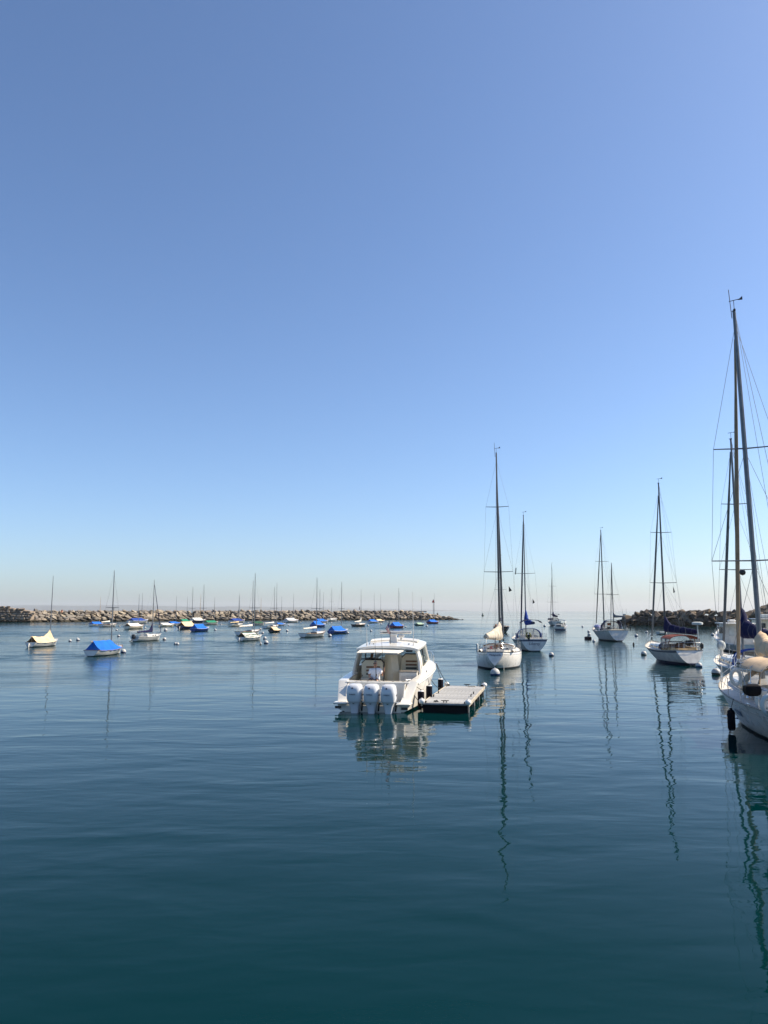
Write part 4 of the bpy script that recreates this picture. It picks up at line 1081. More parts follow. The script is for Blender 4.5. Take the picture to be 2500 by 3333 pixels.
rig(h, s4, 0.62, z_at(1728, yd), alu, [(z_at(1934, yd), 1.22), (z_at(1828, yd), 0.95)], r0=0.115, r1=0.075, jib=alu, jib_top=0.985, jr=0.075, base=zc + 0.3, wr=0.006)
ym2 = P.y + 2.2
rig(h, s4, 0.19, z_at(1832, ym2), alu, [(z_at(1936, ym2), 0.85)], r0=0.08, r1=0.05, base=h.sheer(0.19) - 0.4, wr=0.006, fore=False, name='mizzen_mast', head=False, backstay=False)
MB().tube([(0, h.yat(0.33, 1), zc + 0.6), (0, h.yat(0.2, 1), z_at(1840, ym2))], 0.05, 8).build('furled_staysail', alu, s4)
MB().tube([(-0.05, h.yat(0.19, 1) - 0.1, 3.15), (0.9, h.yat(0.19, 1) - 2.1, 3.25)], 0.06, 8).build('mizzen_boom', alug, s4)
boom_cover('mizzen_cover', (-0.05, h.yat(0.19, 1) - 0.1, 3.2), (0.85, h.yat(0.19, 1) - 2.0, 3.28), alug, s4, 0.4, 0.2, 0.14, 2, up=0.5)
MB().tube([(-0.1, ym2 - P.y + 4.6, 3.0), (-0.9, ym2 - P.y + 1.4, 3.05)], 0.07, 8).build('main_boom', alug, s4)
MB().tube([(1.0, 0.25, 1.3), (1.0, 0.25, 3.45)], 0.04, 8).build('stern_pole', alug, s4)
MB().lathe([(0.05, 0), (0.22, 0.04), (0.22, 0.16), (0.15, 0.2)], (1.0, 0.25, 3.45), 14).build('radome', c_grey, s4, smooth=True)
for sx in (0.75, 1.22): MB().tube([(sx, 0.25, 3.45), (sx, 0.25, 4.3)], 0.012, 5).build('antenna', wire, s4)
MB().box((1.28, 0.1, 1.95), (0.22, 0.25, 0.3), bev=0.05).build('outboard_motor', blackp, s4)
MB().tube([(1.55, 0.0, 1.4), (1.62, -0.1, 2.2)], 0.06, 6).build('wind_vane', blackp, s4)

# -- navy striped sloop with a rust brown bimini
P = water(2246, 2166); s5 = thing('sailing_yacht', 'white sloop with rust brown bimini and navy boom cover', 'sailboat', tuple(P), R(4), 'cruising yachts on moorings')
h = Hull(10.2, 3.3, bt=0.60, tm=0.48, fs=1.10, fm=0.98, fb=1.42, draft=0.55, ks=0.10, bow_rake=1.4, stern_rake=-0.7, boot=0.20, stripe=(0.82, 0.93))
h.shell([gelw, navyp, navyp], s5, 20); h.deck(nonskid, s5, 0.05, 0.38, 0.62); h.well(cushion, s5, 0.05, 0.38, 0.62, coam=0.20, depth=0.5); h.rail(greyteak, s5, 0.028, 'toe_rail')
cb = h.trunk(gel, s5, 0.39, 0.76, 0.64, 0.46, 0.26); h.ports(darkglass, cb, [(0.1, 0.28), (0.36, 0.54), (0.62, 0.76)])
zc = h.sheer(0.38); yc = h.yat(0.385, zc)
MB().slab([(-0.3, yc - 0.04, zc - 0.4), (0.3, yc - 0.04, zc - 0.4), (0.3, yc - 0.04, zc + 0.4), (-0.3, yc - 0.04, zc + 0.4)], 0.03).build('companionway_door', teak, cb)
dodger(h, s5, c_navy, yc - 0.45, yc + 0.8, 1.15, zc + 0.05, 0.62)
canopy('bimini', s5, c_brown, 1.15, 0.9, 3.4, 2.02, 0.13, 0.14); hoops(s5, c_brown, 1.15, [(1.0, 1.6), (2.1, 2.1), (3.3, 2.4)], 2.02, zc + 0.1, r=0.03)
for sd in (-1, 1): MB().sheet(lambda a, b: (sd * (1.17 - 0.03 * b), 1.1 + a * 2.2, zc + 0.2 + b * 0.75), 3, 3, 0).build('side_pane', vinyl, s5)
for sd in (-1, 1): MB().box((sd * 0.80, 2.2, zc + 0.12), (0.34, 2.2, 0.30), bev=0.08).build('cockpit_cushion', cushion, s5)
MB().box((0.35, 3.2, zc + 0.25), (0.6, 0.25, 0.6), bev=0.05).build('bulkhead_locker', teak, s5)
MB().lathe([(0.02, -0.3), (0.16, -0.28), (0.19, 0), (0.16, 0.28), (0.02, 0.3)], (0.35, 1.0, 1.62), 12, axis='x').build('barbecue', blackp, s5, smooth=True)
wheel(s5, (0.1, h.yat(0.14, 1), 1.4), 0.42, steel)
rails(h, s5, 0.06, 0.88, 7, 0.60)
yd = P.y + 6.2
rig(h, s5, 0.60, z_at(1577, yd), alu, [(z_at(1898, yd), 1.08), (z_at(1735, yd), 0.85)], r0=0.10, r1=0.07, jib=alug, jib_top=0.955, jr=0.085, base=zc + 0.3, wr=0.006)
ym = h.yat(0.60, 1); MB().tube([(0, ym, 2.45), (1.45, ym - 3.4, 2.22)], 0.07, 8).build('boom', alug, s5, smooth=True)
boom_cover('sail_cover', (0, ym - 0.05, 2.5), (1.42, ym - 3.35, 2.26), c_navy, s5, 0.62, 0.42, 0.24, 9, tail=0.12, up=0.6)
line_('lazy_jack', [(1.2, ym - 2.8, 2.9), (0, ym - 0.05, 6.4)], 0.006, wire, s5); line_('lazy_jack', [(0.7, ym - 1.7, 2.95), (0, ym - 0.05, 6.4)], 0.006, wire, s5)
MB().tube([(0.80, 0.35, 1.0), (0.80, 0.35, 2.95)], 0.045, 8).build('stern_pole', gel, s5)
MB().lathe([(0.10, 0), (0.38, 0.03), (0.40, 0.12), (0.38, 0.2), (0.2, 0.24)], (0.80, 0.35, 2.95), 16).build('radome', c_grey, s5, smooth=True)
MB().box((0.98, 0.15, 1.42), (0.22, 0.2, 0.42), bev=0.06).build('outboard_motor', blackp, s5); MB().box((1.05, 0.55, 1.30), (0.12, 0.14, 0.5), bev=0.04).build('stern_light', blackp, s5)
line_('stern_rope', [h.edge(0.0, -1, -0.2, 0.2), (-0.1, -0.6, 0.02)], 0.014, rope_w, s5); line_('stern_rope', [h.edge(0.0, 1, -0.02, 0.1), (0.85, -0.55, 0.3)], 0.012, rope_w, s5)
MB().slab([(0.72, ym - 0.2, 6.0), (0.72, ym - 0.2, 5.45), (0.86, ym - 0.2, 5.55)], 0.01).build('pennant', cloth_d, s5)

# -- nearest yacht, cut by the right edge of the picture
s6 = thing('sailing_yacht', 'nearest white yacht with tan bimini, cut off by the right edge', 'sailboat', (12.48, 22.34, 0), R(14.0), 'cruising yachts on moorings')
h = Hull(12.0, 3.45, bt=0.80, tm=0.42, p=2.2, fs=1.12, fm=1.10, fb=1.48, draft=0.5, ks=0.06, bow_rake=0.9, stern_rake=-0.18, e=0.36, ebow=0.8, boot=0.09)
h.shell([gel, antifoul, gel], s6, 24); h.deck(nonskid, s6, 0.0, 0.36, 0.60); h.well(gel, s6, 0.0, 0.36, 0.60, depth=0.5, coam=0.10)
h.rail(greyteak, s6, 0.026, 'toe_rail', transom=False)
for side in (-1, 1):
    MB().tube([Vector((side * (h.xat(t, h.sheer(t) - 0.22) + 0.004), h.yat(t, h.sheer(t) - 0.22), h.sheer(t) - 0.22)) for t in [i / 20 for i in range(20)]], 0.007, 5).build('cove_stripe', navyp, s6)
cb = h.trunk(gel, s6, 0.38, 0.78, 0.62, 0.42, 0.24); h.ports(darkglass, cb, [(0.06, 0.26), (0.34, 0.54), (0.60, 0.74)])
zc = h.sheer(0.36); yc = h.yat(0.38, zc)
dodger(h, s6, c_tan, yc - 0.8, yc + 0.8, 1.30, zc + 0.10, 0.95)
canopy('bimini', s6, c_tan, 1.30, 1.5, 5.0, 2.36, 0.12, 0.22, dz=-0.05); hoops(s6, steel, 1.28, [(1.6, 2.6), (3.2, 3.0), (4.8, 3.4)], 2.32, zc + 0.1, crown=0.12)
for sd in (-1, 1): MB().sheet(lambda a, b: (sd * (1.29 - 0.05 * (1 - b)), 3.2 + a * 1.8 + 0.25 * (1 - b), zc + 0.25 + b * 0.85), 3, 3, 0).build('side_pane', vinyl, s6)
# bbq under its black cover on the port stern rail
bb = MB(); bb.loft([[( -1.62 + x * q, 1.05 + y * q, z) for x, y in ((-0.30, -0.22), (0.30, -0.26), (0.36, 0.10), (0.20, 0.26), (-0.26, 0.24), (-0.38, 0.0))] for q, z in ((0.35, 1.48), (0.62, 1.53), (0.74, 1.66), (0.68, 1.78), (0.35, 1.83))])
bb.build('covered_barbecue', rubber, s6, smooth=True, angle=30)
hs = MB(); hs.tube([(-1.27 + 0.25 * math.cos(a), 0.34, 1.28 + 0.29 * math.sin(a)) for a in [-0.38 * math.pi + 1.76 * math.pi * i / 16 for i in range(17)]], 0.10, 10, flat=0.7)
hs.build('horseshoe_buoy', c_grey, s6, smooth=True)
MB().box((-1.22, 1.7, 1.36), (0.34, 0.8, 0.62), bev=0.08).build('cockpit_seat', gel, s6)
for sx in (-0.62, 0.62): wheel(s6, (sx, 1.5, 1.55), 0.45, blackp)
MB().box((0, 2.9, 1.35), (0.5, 0.9, 0.6), bev=0.06).build('cockpit_table', c_grey, s6)
rails(h, s6, 0.10, 0.90, 6, 0.62, r=0.014, wr=0.006, inset=0.08)
for sd in (-1, 1):
    winch(s6, (sd * 1.35, 3.2, zc + 0.10)); winch(s6, (sd * 1.3, 4.1, zc + 0.10))
cleat(s6, (-1.60, 1.9, h.sheer(0.15) - 0.02), R(90), 1.1, steel)
ring = MB(); ring.tube([(-1.15 + 0.17 * math.cos(a), 6.1, 1.62 + 0.26 * math.sin(a)) for a in [2 * math.pi * i / 16 for i in range(17)]], 0.065, 8, cap=False); ring.build('life_ring', c_white, s6, smooth=True)
yd = 29.5; s6.rotation_euler.y = R(-0.9)
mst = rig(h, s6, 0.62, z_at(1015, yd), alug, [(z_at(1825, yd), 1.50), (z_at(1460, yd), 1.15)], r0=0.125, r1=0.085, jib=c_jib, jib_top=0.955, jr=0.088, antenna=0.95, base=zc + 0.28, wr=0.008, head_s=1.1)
ym = h.yat(0.62, 1)
MB().tube([(0, ym, 2.52), (0.15, ym - 4.6, 2.62)], 0.09, 8).build('boom', alug, s6, smooth=True)
boom_cover('sail_cover', (0, ym - 0.15, 2.52), (0.15, ym - 4.5, 2.62), c_tan, s6, 0.60, 0.36, 0.34, 4, tail=0.12, up=0.25)
for zz, yy in ((2.3, 0.9), (2.3, 2.2)): line_('lazy_jack', [(0.12, ym - yy, 3.7), (0, ym - 0.1, 9.5)], 0.006, wire, mst)
side_text('SCOUT', 0.30, pm('grey_blue_paint', (0.10, 0.14, 0.24), 0.4), s6, h, 0.35, 0.62)
em = MB()
for k in range(6):
    a = R(20 + 28 * k); em.slab([(1e-3, -0.24, 0.70), (0.15 * math.cos(a) + 0.012, -0.24, 0.70 + 0.12 * math.sin(a)), (0.15 * math.cos(a + 0.16), -0.24, 0.70 + 0.12 * math.sin(a + 0.16))], 0.01)
em.box((0, -0.235, 0.64), (0.02, 0.012, 0.14)); em.box((0, -0.225, 0.50), (0.42, 0.012, 0.015))
eo = em.build('transom_emblem', navyp, s6); eo.location = (-1.18, 0.10, 0.06)
MB().lathe([(0.0, -0.12), (0.09, -0.08), (0.12, 0), (0.09, 0.08), (0.0, 0.12)], (-0.42, ym + 0.1, z_at(1862, yd)), 12).build('radar_reflector', blackp, s6, smooth=True)
# its fender
f_ = h.edge(0.30, -1, -0.05); M = Matrix.Rotation(-R(14.0), 4, 'Z'); wp = Vector((12.48, 22.34, 0)) + M @ Vector((f_.x - 0.16, f_.y, 0))
FX, FY = wp.x, wp.y
fd = thing('hanging_fender', 'long black fender hanging at the side of the nearest yacht', 'fender', (FX, FY, 0), R(15.2))
MB().lathe([(0.03, 0.06), (0.10, 0.09), (0.125, 0.15), (0.125, 0.66), (0.10, 0.72), (0.05, 0.75), (0.04, 0.80)], (0, 0, 0), 16).build('fender_body', fendc, fd, smooth=True)
line_('lanyard', [(0, 0, 0.78), (0.10, 0, 1.10)], 0.010, rope_b, fd)

# -- the yacht moored beyond it
P = Vector((19.45, 38.4, 0)); s7 = thing('sailing_yacht', 'white yacht with navy sail cover just behind the tan bimini', 'sailboat', tuple(P), R(9), 'cruising yachts on moorings')
h = Hull(10.3, 3.3, bt=0.7, tm=0.45, fs=1.10, fm=1.0, fb=1.42, draft=0.5, ks=0.0, bow_rake=1.3, stern_rake=-0.3)
h.shell([gelw, antifoul, gelw], s7, 18); h.deck(nonskid, s7, 0.05, 0.36, 0.62); h.well(gel, s7, 0.05, 0.36, 0.62, coam=0.2); h.rail(gel, s7, 0.03)
cb = h.trunk(gel, s7, 0.38, 0.80, 0.62, 0.46, 0.28); h.ports(darkglass, cb, [(0.1, 0.3), (0.38, 0.56), (0.64, 0.8)])
zc = h.sheer(0.36); yc = h.yat(0.38, zc)
dodger(h, s7, c_royal, yc - 0.6, yc + 0.8, 1.2, zc + 0.1, 0.9)
rails(h, s7, 0.08, 0.90, 7, 0.64)
yd = 44.4
rig(h, s7, 0.60, z_at(1433, yd), alug, [(z_at(1855, yd), 1.05), (z_at(1642, yd), 0.75)], r0=0.10, r1=0.07, jib=alug, jib_top=0.975, jr=0.09, base=zc + 0.3, wr=0.007)
ym = h.yat(0.60, 1); MB().tube([(0, ym, 2.7), (0.55, ym - 3.5, 2.6)], 0.07, 8).build('boom', alug, s7, smooth=True)
boom_cover('sail_cover', (0, ym - 0.05, 2.75), (0.55, ym - 3.4, 2.65), c_navy, s7, 1.0, 0.4, 0.34, 12, tail=0.2, up=0.6)
for dx, dy in ((0.55, -0.5), (0.75, 0.1)): MB().box((dx, yc + dy, zc + 0.75), (0.16, 0.12, 0.75), bev=0.03).build('rolled_awning', c_royal, s7)
MB().sheet(lambda a, b: (-0.55 + 0.26 * math.cos(b * 6.28) * math.sin(a * 3.14), 8.4 + 0.26 * math.sin(b * 6.28) * math.sin(a * 3.14), 1.95 - 0.30 * math.cos(a * 3.14)), 8, 10, 0).build('radar_reflector', c_grey, s7, smooth=True)
MB().tube([(-0.55, 8.4, 1.3), (-0.55, 8.4, 1.8)], 0.10, 8).build('deck_vent', gel, s7)

# -- lobster boat with a wheelhouse
P = water(2452, 2127); s8 = thing('lobster_boat', 'white lobster boat with flat roofed wheelhouse at the right edge', 'boat', tuple(P), R(8))
h = Hull(11.0, 3.7, bt=0.88, tm=0.4, p=2.2, fs=0.85, fm=0.95, fb=2.0, draft=0.5, ks=-0.2, bow_rake=1.2, stern_rake=0.0, boot=0.16, e=0.35)
h.shell([gelw, antifoul, gelw], s8, 18); h.deck(gel, s8, 0.04, 0.42, 0.8); h.well(gelw, s8, 0.04, 0.42, 0.8, depth=0.35); h.rail(gel, s8, 0.04)
cb = h.trunk(gel, s8, 0.58, 0.86, 0.62, 0.42, 0.30, name='forward_cabin'); h.ports(darkglass, cb, [(0.2, 0.42), (0.55, 0.75)])
wh = MB()
wh.loft([[(-1.35, y, 0.75), (1.35, y, 0.75), (1.25, y + dy, 2.70), (-1.25, y + dy, 2.70)] for y, dy in ((4.0, 0.0), (6.5, -0.35))])
wo = wh.build('wheelhouse', gelw, s8)
for q in (((-1.1, 6.42, 1.75), (-0.1, 6.42, 1.75), (-0.1, 6.24, 2.5), (-1.05, 6.24, 2.5)), ((0.1, 6.42, 1.75), (1.1, 6.42, 1.75), (1.05, 6.24, 2.5), (0.1, 6.24, 2.5))):
    MB().slab(q, -0.09).build('window', darkglass, wo)
for sd in (-1, 1):
    for y0 in (4.4, 5.3):
        q = [(sd * 1.335, y0, 1.75), (sd * 1.335, y0 + 0.7, 1.75), (sd * 1.285, y0 + 0.66, 2.4), (sd * 1.285, y0, 2.4)]
        MB().slab(q if sd > 0 else q[::-1], 0.02).build('window', darkglass, wo)
for x0 in (-0.95, -0.2, 0.5): MB().slab([(x0, 3.97, 1.5), (x0 + 0.5, 3.97, 1.5), (x0 + 0.5, 3.97, 2.4), (x0, 3.97, 2.4)], 0.02).build('window', c_grey, wo)
MB().box((0, 4.75, 2.76), (3.1, 3.9, 0.10), bev=0.04).build('wheelhouse_roof', gel, s8)
MB().box((-0.3, 5.2, 3.0), (0.7, 0.7, 0.28), bev=0.1).build('liferaft_case', gel, s8)
rails(h, s8, 0.62, 0.92, 4, 0.55, stern=False)

# -- another cabin boat farther in
P = water(2530, 2098); s9 = thing('cabin_cruiser', 'farther white cabin cruiser showing only its roof behind the wheelhouse', 'boat', tuple(P), R(8))
h = Hull(9.0, 3.2, bt=0.9, fs=0.9, fm=1.0, fb=1.6, ks=-0.2, stern_rake=0.0)
h.shell([gel, antifoul, gel], s9, 14); h.deck(gel, s9, 0.04, 0.3, 0.8); h.well(gelw, s9, 0.04, 0.3, 0.8); h.rail(gel, s9, 0.03)
wh = MB(); wh.loft([[(-1.25, y, 0.9), (1.25, y, 0.9), (1.1, y + dy, 2.9), (-1.1, y + dy, 2.9)] for y, dy in ((3.0, 0.0), (6.0, -0.8))]); wo = wh.build('cabin', gelc, s9)
for x0 in (-1.0, 0.1): MB().slab([(x0, 2.97, 1.7), (x0 + 0.8, 2.97, 1.7), (x0 + 0.8, 2.97, 2.5), (x0, 2.97, 2.5)], 0.02).build('window', darkglass, wo)
for sd in (-1, 1):
    q = [(sd * 1.2, 3.4, 1.8), (sd * 1.2, 5.0, 1.8), (sd * 1.14, 4.7, 2.55), (sd * 1.14, 3.4, 2.55)]
    MB().slab(q if sd > 0 else q[::-1], 0.02).build('window', darkglass, wo)
MB().box((0, 4.0, 3.0), (2.7, 3.2, 0.12), bev=0.05).build('cabin_roof', gel, s9)
MB().box((0.2, 4.0, 3.35), (1.5, 1.2, 0.5), bev=0.1).build('flybridge', c_grey, s9)
# ------------------------------------------------------------------ the triple engined motor cruiser
CP = water(1213, 2318); CAZ = R(11.0)
CM = Matrix.Translation(CP) @ Matrix.Rotation(-CAZ, 4, 'Z')
m1 = thing('motor_cruiser', 'cream white motor cruiser with hardtop and three outboards, stern on in the centre', 'motor cruiser', tuple(CP), CAZ)
class CHull(Hull):
    def sheer(s, t):
        y = t * s.L
        a = 0.36 if y < 0.15 else (0.36 + (1.08 - 0.36) * min(1, (y - 0.15) / 0.85) if y < 1.0 else 1.08 + 0.42 * min(1, (y - 1.0) / 8.5) ** 0.9 + 0.02)
        return a
    def rows(s, t):
        sh = s.sheer(t); k = s.kz(t); lv = [k, k * 0.5, 0.02, 0.10, 0.12] + [0.12 + (sh - 0.12) * q for q in (0.2, 0.4, 0.6, 0.74, 0.84, 0.92, 1)]
        return lv
    def xat(s, t, z):
        sh = s.sheer(t); k = s.kz(t)
        ch = 0.05 + 0.5 * max(0, t - 0.5)                  # hard chine
        hb = s.half(t); cx = hb * (0.90 - 0.45 * max(0, t - 0.35))
        if z <= ch: return cx * max(0, (z - k) / (ch - k))
        f = (z - ch) / max(0.05, (1.1 + 0.4 * t) - ch)
        return cx + (hb - cx) * min(1.0, f) ** (1.0 + 1.2 * max(0, t - 0.4))
h = CHull(11.2, 3.62, bt=0.86, tm=0.42, p=2.3, fs=0.36, fb=1.52, fm=1.2, draft=0.5, ks=-0.25, bow_rake=1.0, stern_rake=0.0)
mb = MB(); n = 44; ts = [i / n for i in range(n + 1)]; ts = sorted(set([0, 0.01, 0.0225, 0.03, 0.04, 0.055, 0.07, 0.09] + ts[5:]))
for side in (-1, 1):
    g = [[(side * h.xat(t, z), h.yat(t, z) if t > 0.1 else t * 11.2, z) for z in h.rows(t)] for t in ts]
    for i in range(len(ts) - 1):
        for j in range(11): mb.add([g[i][j], g[i + 1][j], g[i + 1][j + 1], g[i][j + 1]], [(0, 1, 2, 3)], 1 if j < 2 else (2 if j == 2 else 0))
r0 = h.rows(0)
for j in range(11):
    a, b = h.xat(0, r0[j]), h.xat(0, r0[j + 1]); mb.add([(-a, 0, r0[j]), (a, 0, r0[j]), (b, 0, r0[j + 1]), (-b, 0, r0[j + 1])], [(0, 1, 2, 3)], 1 if j < 2 else 0)
cabin_glass = clear_vinyl('cabin_glass', (0.80, 0.84, 0.85), (0.16, 0.20, 0.22), 0.22)
hullc = pm('cruiser_hull_gelcoat', (0.77, 0.735, 0.66), 0.22, 0.03, 1.5, coat=0.3)
mb.build('hull', [hullc, antifoul, antifoul], m1, smooth=True, angle=30)
def yy(t): return h.yat(t, h.sheer(t)) if t > 0.1 else t * 11.2
# gunwale cap with rounded inner edge
for side in (-1, 1):
    secs = []
    for t in ts:
        if t > 0.995: continue
        z = h.sheer(t); x = h.xat(t, z); wi = min(0.36, x * 0.9); y = yy(t)
        secs.append([(side * (x + 0.012), y, z - 0.05), (side * (x + 0.012), y, z + 0.015), (side * (x - 0.06), y, z + 0.035), (side * (x - wi), y, z + 0.03), (side * (x - wi), y, z - 0.05)])
    MB().loft(secs).build('gunwale', hullc, m1, smooth=True, angle=35)
    MB().tube([(side * (h.xat(t, h.sheer(t) - 0.10) + 0.01), yy(t), h.sheer(t) - 0.10) for t in ts if 0.09 < t < 0.99], 0.028, 6).build('rub_rail', c_grey, m1, smooth=True)
# swim platform wings and engine well
for side in (-1, 1):
    MB().box((side * 1.28, 0.02, 0.345), (0.58, 0.62, 0.075), bev=0.03).build('swim_platform', hullc, m1)
    MB().slab([(side * 1.17, 0.30, 0.36), (side * 1.17, 1.05, 0.36), (side * 1.17, 1.05, 1.06), (side * 1.17, 0.62, 1.0), (side * 1.17, 0.36, 0.6)][::side], 0.03).build('well_side', hullc, m1)
    MB().box((side * 1.34, -0.302, 0.20), (0.26, 0.02, 0.10), bev=0.005).build('trim_tab', blackp, m1)
MB().box((0, 0.98, 0.70), (2.36, 0.10, 0.72), bev=0.03).build('transom_bulkhead', hullc, m1)
MB().box((0, 1.20, 1.07), (2.72, 0.56, 0.07), bev=0.03).build('aft_coaming', hullc, m1)
MB().box((0, 0.45, 0.12), (2.3, 1.0, 0.35), bev=0.04).build('engine_well', hullc, m1)
text_mesh('lettering', 'TO', 0.20, pm('gold_letter', (0.25, 0.22, 0.16), 0.4), m1, (0.40, 0.925, 0.86), (R(90), 0, 0)); text_mesh('lettering', 'N', 0.11, MATS['gold_letter'], m1, (0.40, 0.925, 0.66), (R(90), 0, 0))
# cockpit sole and liner
MB().box((0, 4.2, 0.50), (2.8, 6.2, 0.06)).build('cockpit_sole', greyteak, m1)
for side in (-1, 1):
    MB().sheet(lambda a, b: (side * (h.xat(0.13 + 0.35 * a, 1.1) - 0.345), 1.35 + a * 4.4, 0.5 + b * (0.62 + 0.12 * a)), 8, 2, 0.03).build('cockpit_liner', gelc, m1)
MB().box((-0.15, 1.75, 0.78), (2.0, 0.42, 0.5), bev=0.06).build('aft_bench', gelc, m1)
# foredeck and trunk
secs = []
for i in range(9):
    f = i / 8; y = 7.2 + f * 3.4; t = y / 11.2; w_ = max(0.02, h.half(t) - 0.30); z = h.sheer(t) + 0.03
    secs.append([(-w_, y, z - 0.04), (-w_ * 0.8, y, z + 0.28 * (1 - f)), (0, y, z + 0.36 * (1 - f)), (w_ * 0.8, y, z + 0.28 * (1 - f)), (w_, y, z - 0.04)])
MB().loft(secs).build('foredeck', hullc, m1, smooth=True, angle=50)
# house sides, windows, pillars
WZ = lambda y: h.sheer(y / 11.2)
for side in (-1, 1):
    # lower side of the house
    lo = [(side * 1.52, 3.2, WZ(3.2)), (side * 1.50, 5.2, WZ(5.2)), (side * 1.35, 7.3, WZ(7.3)), (side * 1.28, 7.4, 1.62), (side * 1.44, 5.6, 1.62), (side * 1.49, 4.4, 1.55), (side * 1.50, 3.9, 1.55), (side * 1.50, 3.4, 1.62)]
    MB().slab(lo[::side], -0.05).build('house_side', hullc, m1)
    # raked aft pillar
    MB().slab([(side * 1.52, 3.0, 1.10), (side * 1.52, 3.75, 1.15), (side * 1.40, 4.15, 1.85), (side * 1.30, 4.0, 2.27), (side * 1.30, 3.35, 2.25), (side * 1.42, 3.32, 1.8)][::side], -0.08).build('aft_pillar', hullc, m1)
    MB().slab([(side * 1.28, 7.35, 1.60), (side * 1.16, 7.0, 1.66), (side * 1.16, 5.9, 2.44), (side * 1.26, 6.15, 2.46)][::side], -0.06).build('windscreen_pillar', hullc, m1)
    MB().slab([(side * 1.475, 4.25, 1.60), (side * 1.28, 7.15, 1.66), (side * 1.25, 6.1, 2.40), (side * 1.31, 4.1, 2.26)][::side], -0.02).build('side_window', cabin_glass, m1)
    MB().tube([(side * 1.40, 4.95, 1.62), (side * 1.31, 4.75, 2.32)], 0.03, 6).build('window_mullion', blackp, m1)
MB().slab([(-1.2, 7.25, 1.64), (1.2, 7.25, 1.64), (1.18, 6.05, 2.40), (-1.18, 6.05, 2.40)], 0.02).build('windscreen', cabin_glass, m1)
# hardtop
def ht(a, b):
    u = 2 * b - 1; y = 3.05 + a * 3.5
    w_ = 1.36 + 0.06 * math.sin(a * math.pi) - 0.22 * max(0, a - 0.7) ** 1.5 * 4
    return (w_ * u, y - 0.25 * (u * u) * a * 0.8, 2.31 + 0.24 * a - 0.10 * max(0, a - 0.75) * 4 * 0.3 + 0.06 * (1 - u * u) - 0.07 * abs(u) ** 5)
MB().sheet(ht, 12, 16, 0.10).build('hardtop', hullc, m1, smooth=True, angle=40)
def rim(a, b):
    u = 2 * b - 1
    return (1.12 * u * (1 - 0.05 * a), 5.3 + 0.75 * a - 0.5 * u * u, 2.55 + 0.08 * math.sin(a * 3.14) + 0.06 * (1 - u * u))
MB().sheet(rim, 6, 14, 0.06).build('hardtop_brow', hullc, m1, smooth=True, angle=40)
for q in (((-0.55, 4.0), (0.7, 0.55)), ((0.55, 4.0), (0.7, 0.55))):
    MB().box((q[0][0], q[0][1], 2.475), (q[1][0], q[1][1], 0.03), bev=0.012).build('roof_hatch', gel, m1)
# extending sunshade
MB().sheet(lambda a, b: (-1.10 + 2.0 * b + 0.10 * (1 - a) * (1 - 2 * b) - 0.12, 1.95 + 1.3 * a, 2.19 + 0.08 * a + 0.02 * math.sin(b * 3.14)), 4, 6, 0.035).build('sunshade', c_white, m1, smooth=True)
for sx in (-0.95, 0.65): MB().tube([(sx, 2.0, 2.16), (sx, 3.3, 2.24)], 0.02, 6).build('sunshade_arm', steel, m1)
MB().box((0.98, 3.15, 2.25), (0.30, 0.10, 0.08), bev=0.02).build('speaker', blackp, m1)
# interior: aft facing seat backs with teak slats, centre console, galley
def seatback(x0, x1, y, z0, z1, nm):
    o = MB(); c = ((x0 + x1) / 2, y, (z0 + z1) / 2); w_ = x1 - x0
    prof = [(-w_ / 2, z0), (w_ / 2, z0), (w_ / 2, z1 - 0.14), (w_ / 2 - 0.12, z1), (-w_ / 2 + 0.16, z1), (-w_ / 2, z1 - 0.16)]
    o.loft([[(c[0] + x, y + dy, z) for x, z in prof] for dy in (0, 0.22)])
    s_ = o.build(nm, gelc, m1)
    MB().tube([(c[0] + x, y + 0.10, z + 0.012) for x, z in prof[2:]] , 0.035, 6).build('black_trim', rubber, s_)
    for k in range(3):
        MB().box((c[0] + 0.03, y - 0.012, z1 - 0.30 - k * 0.15), (w_ * 0.62, 0.03, 0.075)).build('slat', teak if k < 2 else blackp, s_)
    return s_
seatback(-1.22, -0.22, 3.4, 0.53, 1.82, 'port_seat_back'); seatback(0.52, 1.32, 3.9, 0.53, 2.06, 'starboard_seat_back')
MB().box((-0.72, 3.15, 0.80), (0.98, 0.5, 0.54), bev=0.05).build('port_seat', gelc, m1)
cc = MB(); cc.loft([[(-0.20, 3.62, z), (0.16 + dx, 3.40, z), (0.44 + dx, 3.55, z), (0.46 + dx, 4.3, z), (-0.20, 4.3, z)] for z, dx in ((0.53, 0.08), (1.3, 0.02), (1.5, 0.0), (2.06, -0.06))])
cc.build('centre_cabinet', gelc, m1)
MB().box((0.97, 3.15, 0.94), (0.80, 0.55, 0.84), bev=0.03).build('galley_unit', hullc, m1)
MB().box((0.97, 2.865, 0.92), (0.62, 0.02, 0.60), bev=0.008).build('galley_door', gel, m1)
MB().box((0.97, 3.15, 1.385), (0.84, 0.6, 0.05), bev=0.02).build('galley_counter', greyteak, m1)
MB().box((-0.85, 5.4, 1.15), (0.7, 0.5, 1.25), bev=0.08).build('helm_seat', gelc, m1)
MB().box((0.65, 6.0, 1.25), (1.2, 0.5, 1.3), bev=0.08).build('helm_console', gelc, m1)
MB().tube([(-1.25, 3.5, 1.86), (-0.9, 3.38, 1.90), (-0.35, 3.38, 1.88), (-0.2, 3.42, 1.75), (-0.2, 3.42, 1.0)], 0.022, 6).build('grab_rail', blackp, m1, smooth=True)
